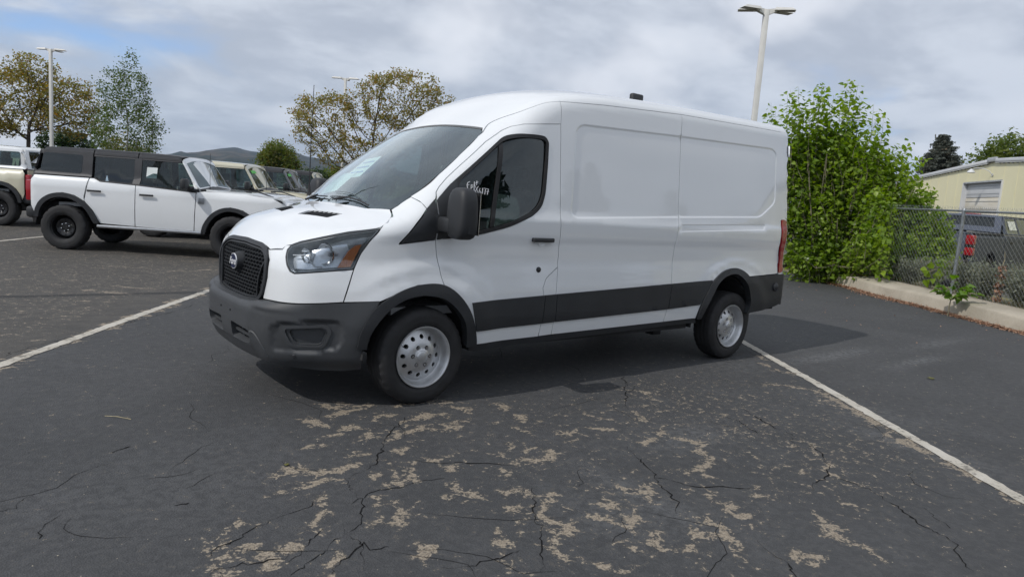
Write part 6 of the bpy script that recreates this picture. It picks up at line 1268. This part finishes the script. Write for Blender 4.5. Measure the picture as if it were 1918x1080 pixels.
# leaf litter at the kerb foot, on the kerb end
def litter():
    rs=np.random.default_rng(31); C=[]
    for _ in range(6500):
        b=rs.uniform(3.0,10.8); wdt=.07+.10*(.5+.5*math.sin(b*2.3+1))*(.5+.5*math.sin(b*.9)); a=9.34-abs(rs.normal(0,wdt)); C.append(LW(a,b,.004+abs(rs.normal(0,.018))*(1 if a>9.2 else .3)))
    for _ in range(260): C.append(LW(rs.uniform(9.4,10.6),rs.uniform(9.6,12.2),.29))
    for _ in range(60): C.append(LW(rs.uniform(6.5,9.3),rs.uniform(2,10),.005))
    for _ in range(500): C.append(LW(rs.uniform(10.0,10.9),rs.uniform(3,11),.25))
    V,Fc=leaf_quads(np.array(C),.021,.9,1.5,rs=rs); V[:,2]=np.maximum(V[:,2],.003); tag(fast_mesh('leaf_litter',V,Fc,'litter'),kind='stuff')
litter()
def fallen(loc,mt,z,label):
    rs=np.random.default_rng(int(loc[0]*50)+100); V=[];pts=[(0,0,.004),(-.3,.5,.02),(.1,.75,.01),(.35,.45,.015),(.7,.6,.02),(1.1,.1,.012),(.75,-.35,.02),(.3,-.4,.012),(.1,-.8,.022),(-.3,-.4,.01)]
    V=[(x*z+loc[0],y*z+loc[1],h*z*14+.002) for x,y,h in pts]+[(loc[0]+.3*z,loc[1],.006)]
    o=mesh_obj('fallen_leaf',V,[(10,i,(i+1)%10) for i in range(10)],mt); tag(o,label,'leaf')
fallen((5.12,-2.46),'leaf_yellow',.055,'yellow fallen leaf lying alone on the asphalt right of the line')
fallen((-1.25,-1.63),'leaf_yellow',.022,'tiny yellow leaf on the asphalt beside the broken patches before the van')
tag(MB().tube([(-1.90,-.37,.004),(-1.84,-.42,.006),(-1.78,-.50,.004)],.0022,4).build('twig','stalk'),'thin pale twig on the asphalt in front of the van on the left','twig')
# ================================================================ chain-link fence
def fence():
    t=empty('chain_link_fence',LW(9.92,7.3,0),label='galvanised chain-link fence along the concrete kerb in front of the pickup',cat='fence'); c0=np.array(LW(9.92,7.3,0))
    def L3(b,z,da=0): return tuple(np.array(LW(9.92+da,b,z))-c0)
    for b in (-1.8,1.25,4.27,7.3,10.35,13.4,16.45,19.5):
        MB().tube([L3(b,.15,.03),L3(b,1.84,.03)],.030,12).lathe([(.001,.045),(.02,.04),(.033,.02),(.034,-.01)],L3(b,1.85,.03),(0,0,1),12).build('post','galv',t,True)
        for z in (.5,.95,1.4,1.72): MB().lathe([(.033,-.008),(.034,.008)],L3(b,z,.03),(0,0,1),12).build('tie_band','galv_dark',t)
    MB().tube([L3(-4,1.845,.03),L3(20,1.845,.03)],.021,10).build('top_rail','galv',t,True)
    p=.052; z0=.285; rows=int((1.90-z0)/p); ks=np.arange(int(17.5/p)); S=[];E_=[]
    j=np.arange(rows)
    for k in ks:
        b=1.0+k*p; b0=b+((j+k)%2)*p; b1=b+((j+1+k)%2)*p; z_=z0+j*p
        S.append(np.stack([b0,z_,((j+k)%2)*.007],1)); E_.append(np.stack([b1,z_+p,((j+1+k)%2)*.006],1))
    S=np.vstack(S);E_=np.vstack(E_); sg=.012*np.sin(S[:,0]*1.1); 
    def W_(q): return np.outer(9.915+q[:,2]-.008*np.sin(q[:,0]*1.7+q[:,1]),E1)+np.outer(q[:,0],E2)+np.outer(q[:,1],[0,0,1])-c0
    A,B=W_(S),W_(E_); d=B-A; d/=np.linalg.norm(d,axis=1)[:,None]; u=np.tile(E1,(len(d),1)); v=np.cross(d,u); r=.0024; V=[]
    for th in (0,2.094,4.189): V+= [A+r*(math.cos(th)*u+math.sin(th)*v),B+r*(math.cos(th)*u+math.sin(th)*v)]
    n=len(A); Vv=np.stack(V,1).reshape(-1,3); o=np.arange(n)[:,None]*6; q=np.concatenate([o+np.array([0,1,3,2]),o+np.array([2,3,5,4]),o+np.array([4,5,1,0])],1).reshape(-1,4)
    g=fast_mesh('wire_mesh',Vv,q,'galv',t); g['kind']='stuff'
    # twisted barbs along the top
    mb=MB()
    for k in range(0,335): b=1.0+k*p; mb.tube([L3(b,1.895),L3(b+.006,1.925)],.003,3,False)
    g=mb.build('wire_tops','galv',t); g['kind']='stuff'
fence()
# ================================================================ metal building
def building():
    dw=np.array([.777,.629,0]); nw=np.array([-.629,.777,0]); O=np.array([24.83,3.82,0])
    t=empty('metal_building',tuple(O),label='low cream metal building with white roof trim and a roll-up door',cat='building')
    def P(s,z,n=0): return tuple(dw*s+nw*n+np.array([0,0,z]))
    s0,s1,sa=-14,7.9,-.55; za,ze=3.72,3.40; zr=za-(sa-s0)*.038
    op=[(-1.45,0),(1.60,0),(1.60,3.10),(-1.45,3.10)]
    loop=[(s0,-.1),(-1.45,-.1),(-1.45,3.10),(1.60,3.10),(1.60,-.1),(s1,-.1),(s1,ze),(sa,za),(s0,zr)]
    mb=MB().prism(loop,0,-.14,lambda u,v,h:P(u,v,h))
    for i in range(23):
        s_=s0+.5+i*.93; zt=(za-(s_-sa)*(za-ze)/(s1-sa) if s_>sa else za-(sa-s_)*.038)-.06; z0_=3.16 if -1.5<s_<1.65 else 0
        mb.box(P(s_,(z0_+zt)/2,.003),(.03,.006,zt-z0_),R=Matrix.Rotation(math.atan2(dw[1],dw[0]),3,'Z'))
    mb.build('wall','metal_wall',t)
    MB().add([P(s1,-.1,-.14),P(s1,ze,-.14),P(s1,ze,-22),P(s1,-.1,-22)],[(0,1,2,3)]).add([P(s0,-.1,-.14),P(s0,zr,-.14),P(s0,zr,-22),P(s0,-.1,-22)],[(0,1,2,3)]).add([P(s0,-.1,-22),P(s1,-.1,-22),P(s1,ze,-22),P(s0,zr,-22)],[(0,1,2,3)]).build('side_wall','metal_wall',t)
    mb=MB()
    for (a,za_,b,zb) in ((s1+.15,ze+.02,sa,za+.03),(sa,za+.03,s0,zr+.03)):
        mb.add([P(a,za_,.05),P(b,zb,.05),P(b,zb,-22),P(a,za_,-22),P(a,za_+.06,.05),P(b,zb+.06,.05),P(b,zb+.06,-22),P(a,za_+.06,-22)],[(0,1,2,3),(4,7,6,5),(0,4,5,1),(2,6,7,3),(0,3,7,4)])
    mb.build('roof','roof_metal',t)
    R_=lambda a: Matrix.Rotation(math.atan2(dw[1],dw[0]),3,'Z')@Matrix.Rotation(-a,3,'Y')
    for (a,za_,b,zb) in ((s1+.15,ze+.05,sa+.28,za+.045),(sa-.28,za+.045,s0,zr+.05)):
        L_=math.hypot(b-a,zb-za_); ang=math.atan2(zb-za_,b-a) if b>a else math.atan2(za_-zb,a-b)
        mb=MB().box(P((a+b)/2,(za_+zb)/2,.06),(L_,.07,.11),R=R_(ang),bev=.015).box(P((a+b)/2,(za_+zb)/2-.075,.04),(L_,.08,.02),R=R_(ang)); mb.build('gable_trim','trim_white',t,True)
        m2=MB(); 
        for i in range(int(L_/.305)): s_=min(a,b)+.15+i*.305; z_=np.interp(s_,[min(a,b),max(a,b)],[zb,za_] if b<a else [za_,zb]); m2.box(P(s_,z_-.095,.02),(.05,.05,.03),R=R_(0))
        g=m2.build('rib_ends','galv_dark',t); g['kind']='stuff'
    MB().box(P(sa,za+.075,.06),(.62,.09,.15),R=R_(0),bev=.02).build('ridge_cap','roof_metal',t,True)
    for sgn,s_ in ((1,1.60),(-1,-1.45)): MB().box(P(s_-sgn*.0,1.55,-.06),(.05,.22,3.10),R=R_(0)).build('door_jamb','trim_white',t)
    MB().box(P(.075,3.10,-.06),(3.0,.22,.05),R=R_(0)).build('door_head','roof_metal',t)
    for i in range(6):
        z_=.26+i*.515; sec=MB().box(P(.075,z_,-.125),(2.99,.05,.500),R=R_(0),bev=.012).build('door_section','garage_panel' if i!=5 else 'trim_white',t,True)
        MB().box(P(.075,z_-.13,-.098),(2.96,.012,.012),R=R_(0)).box(P(.075,z_+.13,-.098),(2.96,.012,.015),R=R_(0)).build('section_rib','galv_dark',sec)
    MB().lathe([(.001,.0),(.05,.0),(.05,.02)],P(-.62,3.30,.01),tuple(nw),10).tube([P(-.62,3.30,.02),P(-.60,3.42,.12),P(-.5,3.50,.26),P(-.30,3.52,.42),P(-.18,3.47,.48)],.012,6).build('lamp_arm','trim_white',t,True)
    MB().lathe([(.02,.05),(.04,.03),(.10,-.02),(.125,-.07),(.115,-.08),(.001,-.05)],P(-.16,3.44,.49),(0,0,1),18).build('lamp_shade','trim_white',t,True)
building()
# ================================================================ parking-lot lights
def lamp_post(loc,h,heads,rz,label,wd=.15,group='tall white parking-lot lights'):
    t=empty('lamp_post',(loc[0],loc[1],0),rz,label=label,cat='lamp post',group=None)
    MB().box((0,0,h/2),(wd,wd,h),bev=.02).build('pole','pole_paint',t,True); MB().lathe([(.30,0),(.30,.55),(.28,.60),(.001,.60)],(0,0,0),(0,0,1),20).build('base','concrete',t,True)
    for a in heads:
        ca,sa_=math.cos(math.radians(a)),math.sin(math.radians(a)); R=Matrix.Rotation(math.radians(a),3,'Z')
        def Q(r,s,z): return (r*ca-s*sa_,r*sa_+s*ca,z)
        MB().add([Q(.07,-.04,h-.16),Q(.07,.04,h-.16),Q(.07,.04,h),Q(.07,-.04,h),Q(.32,-.03,h-.04),Q(.32,.03,h-.04),Q(.32,.03,h+.03),Q(.32,-.03,h+.03)],[(0,1,2,3),(4,7,6,5),(0,4,5,1),(3,2,6,7),(1,5,6,2),(0,3,7,4)]).build('arm','pole_paint',t)
        hd=MB().add([Q(.22,-.13,h-.04),Q(.22,.13,h-.04),Q(.80,.14,h-.04),Q(.80,-.14,h-.04),Q(.25,-.10,h+.04),Q(.25,.10,h+.04),Q(.70,.11,h+.03),Q(.70,-.11,h+.03)],[(0,3,2,1),(4,5,6,7),(0,1,5,4),(1,2,6,5),(2,3,7,6),(3,0,4,7)]).build('lamp_head','pole_paint',t)
        MB().add([Q(.36,-.10,h-.046),Q(.36,.10,h-.046),Q(.76,.11,h-.046),Q(.76,-.11,h-.046)],[(0,1,2,3)]).build('lens','lens_grey',hd)
vr=math.degrees(yaw)
lamp_post((16.3,7.25),7.36,(14,-14,166,194),math.radians(vr),'tall white light pole rising above the rear of the van roof')
lamp_post((2.75,42.6),7.55,(8,80,172),math.radians(vr),'white light pole with three heads in front of the spreading tree at far left')
lamp_post((15.9,33.6),7.35,(-6,95,178),math.radians(vr),'white light pole half hidden in the tree behind the van windscreen',wd=.13)
lamp_post((-6.6,4.55),8,(90,-90),0,'white light pole standing beyond the left edge, throwing a thin shadow over the bay')
# ================================================================ hills
def hills():
    xs=[-900,-300,0,150,295,330,360,385,410,430,445,468,490,515,540,570,600,650,720,900,1300,1918,2600]; ys=[270,280,284,290,294,288,286,283,279.5,279,282,285,285,284,292,296,300,309,322,345,383,430,480]
    az=[math.degrees(-yaw)+math.degrees(math.atan((x-959)/1344.7)) for x in xs]; rise=[]
    for x,y in zip(xs,ys): hor=363.4+(x-959)*.0735; rise.append(max(.003,(hor-y)/1344.7*math.cos(math.atan((x-959)/1344.7))))
    f=pchip(az,rise); A=np.linspace(-45,100,700); Rr=np.array([2200,2600,3000,3400,3800,4300,4800,5300,5800,6400,7200]); pr=np.array([0,.10,.22,.36,.48,.62,.78,.92,1.0,.9,.6]); rs=np.random.default_rng(2)
    n1=np.interp(A,np.linspace(-45,100,90),rs.normal(0,1,90)); n2=np.interp(A,np.linspace(-45,100,300),rs.normal(0,1,300)); V=[]
    for i,(r,p) in enumerate(zip(Rr,pr)):
        w1=np.interp(A,np.linspace(-45,100,70),rs.normal(0,1,70)); w2=np.interp(A,np.linspace(-45,100,260),rs.normal(0,1,260))
        e=f(A)*5800*p; e=e+(1-abs(p-1)*.0)*(w1*13+w2*5)*min(1,p*1.5)*(.35 if p==1 else 1); a=np.radians(A); 
        V.append(np.stack([-2.7+r*np.sin(a),-5.2+r*np.cos(a),np.maximum(e,-5 if p==0 else 3)+1.5*(p>0)],1))
    V=np.vstack(V); n=len(A); F_=[(i*n+j,i*n+j+1,(i+1)*n+j+1,(i+1)*n+j) for i in range(len(Rr)-1) for j in range(n-1)]
    tag(fast_mesh('hills',V,np.array(F_),'hill',None,True),kind='structure')
hills()

# ================================================================ thin air haze over the valley
hm=bpy.data.materials.new('haze_air'); hm.use_nodes=True; ht=hm.node_tree; ht.nodes.clear(); ho=ht.nodes.new('ShaderNodeOutputMaterial'); hv=ht.nodes.new('ShaderNodeVolumePrincipled'); hv.inputs['Density'].default_value=7e-5; hv.inputs['Color'].default_value=(.60,.76,1,1); hv.inputs['Anisotropy'].default_value=.3; ht.links.new(hv.outputs[0],ho.inputs[1]); MAT['haze_air']=hm
hz_=MB().box((0,0,296),(18400,18400,700)).build('haze','haze_air'); tag(hz_,kind='stuff')
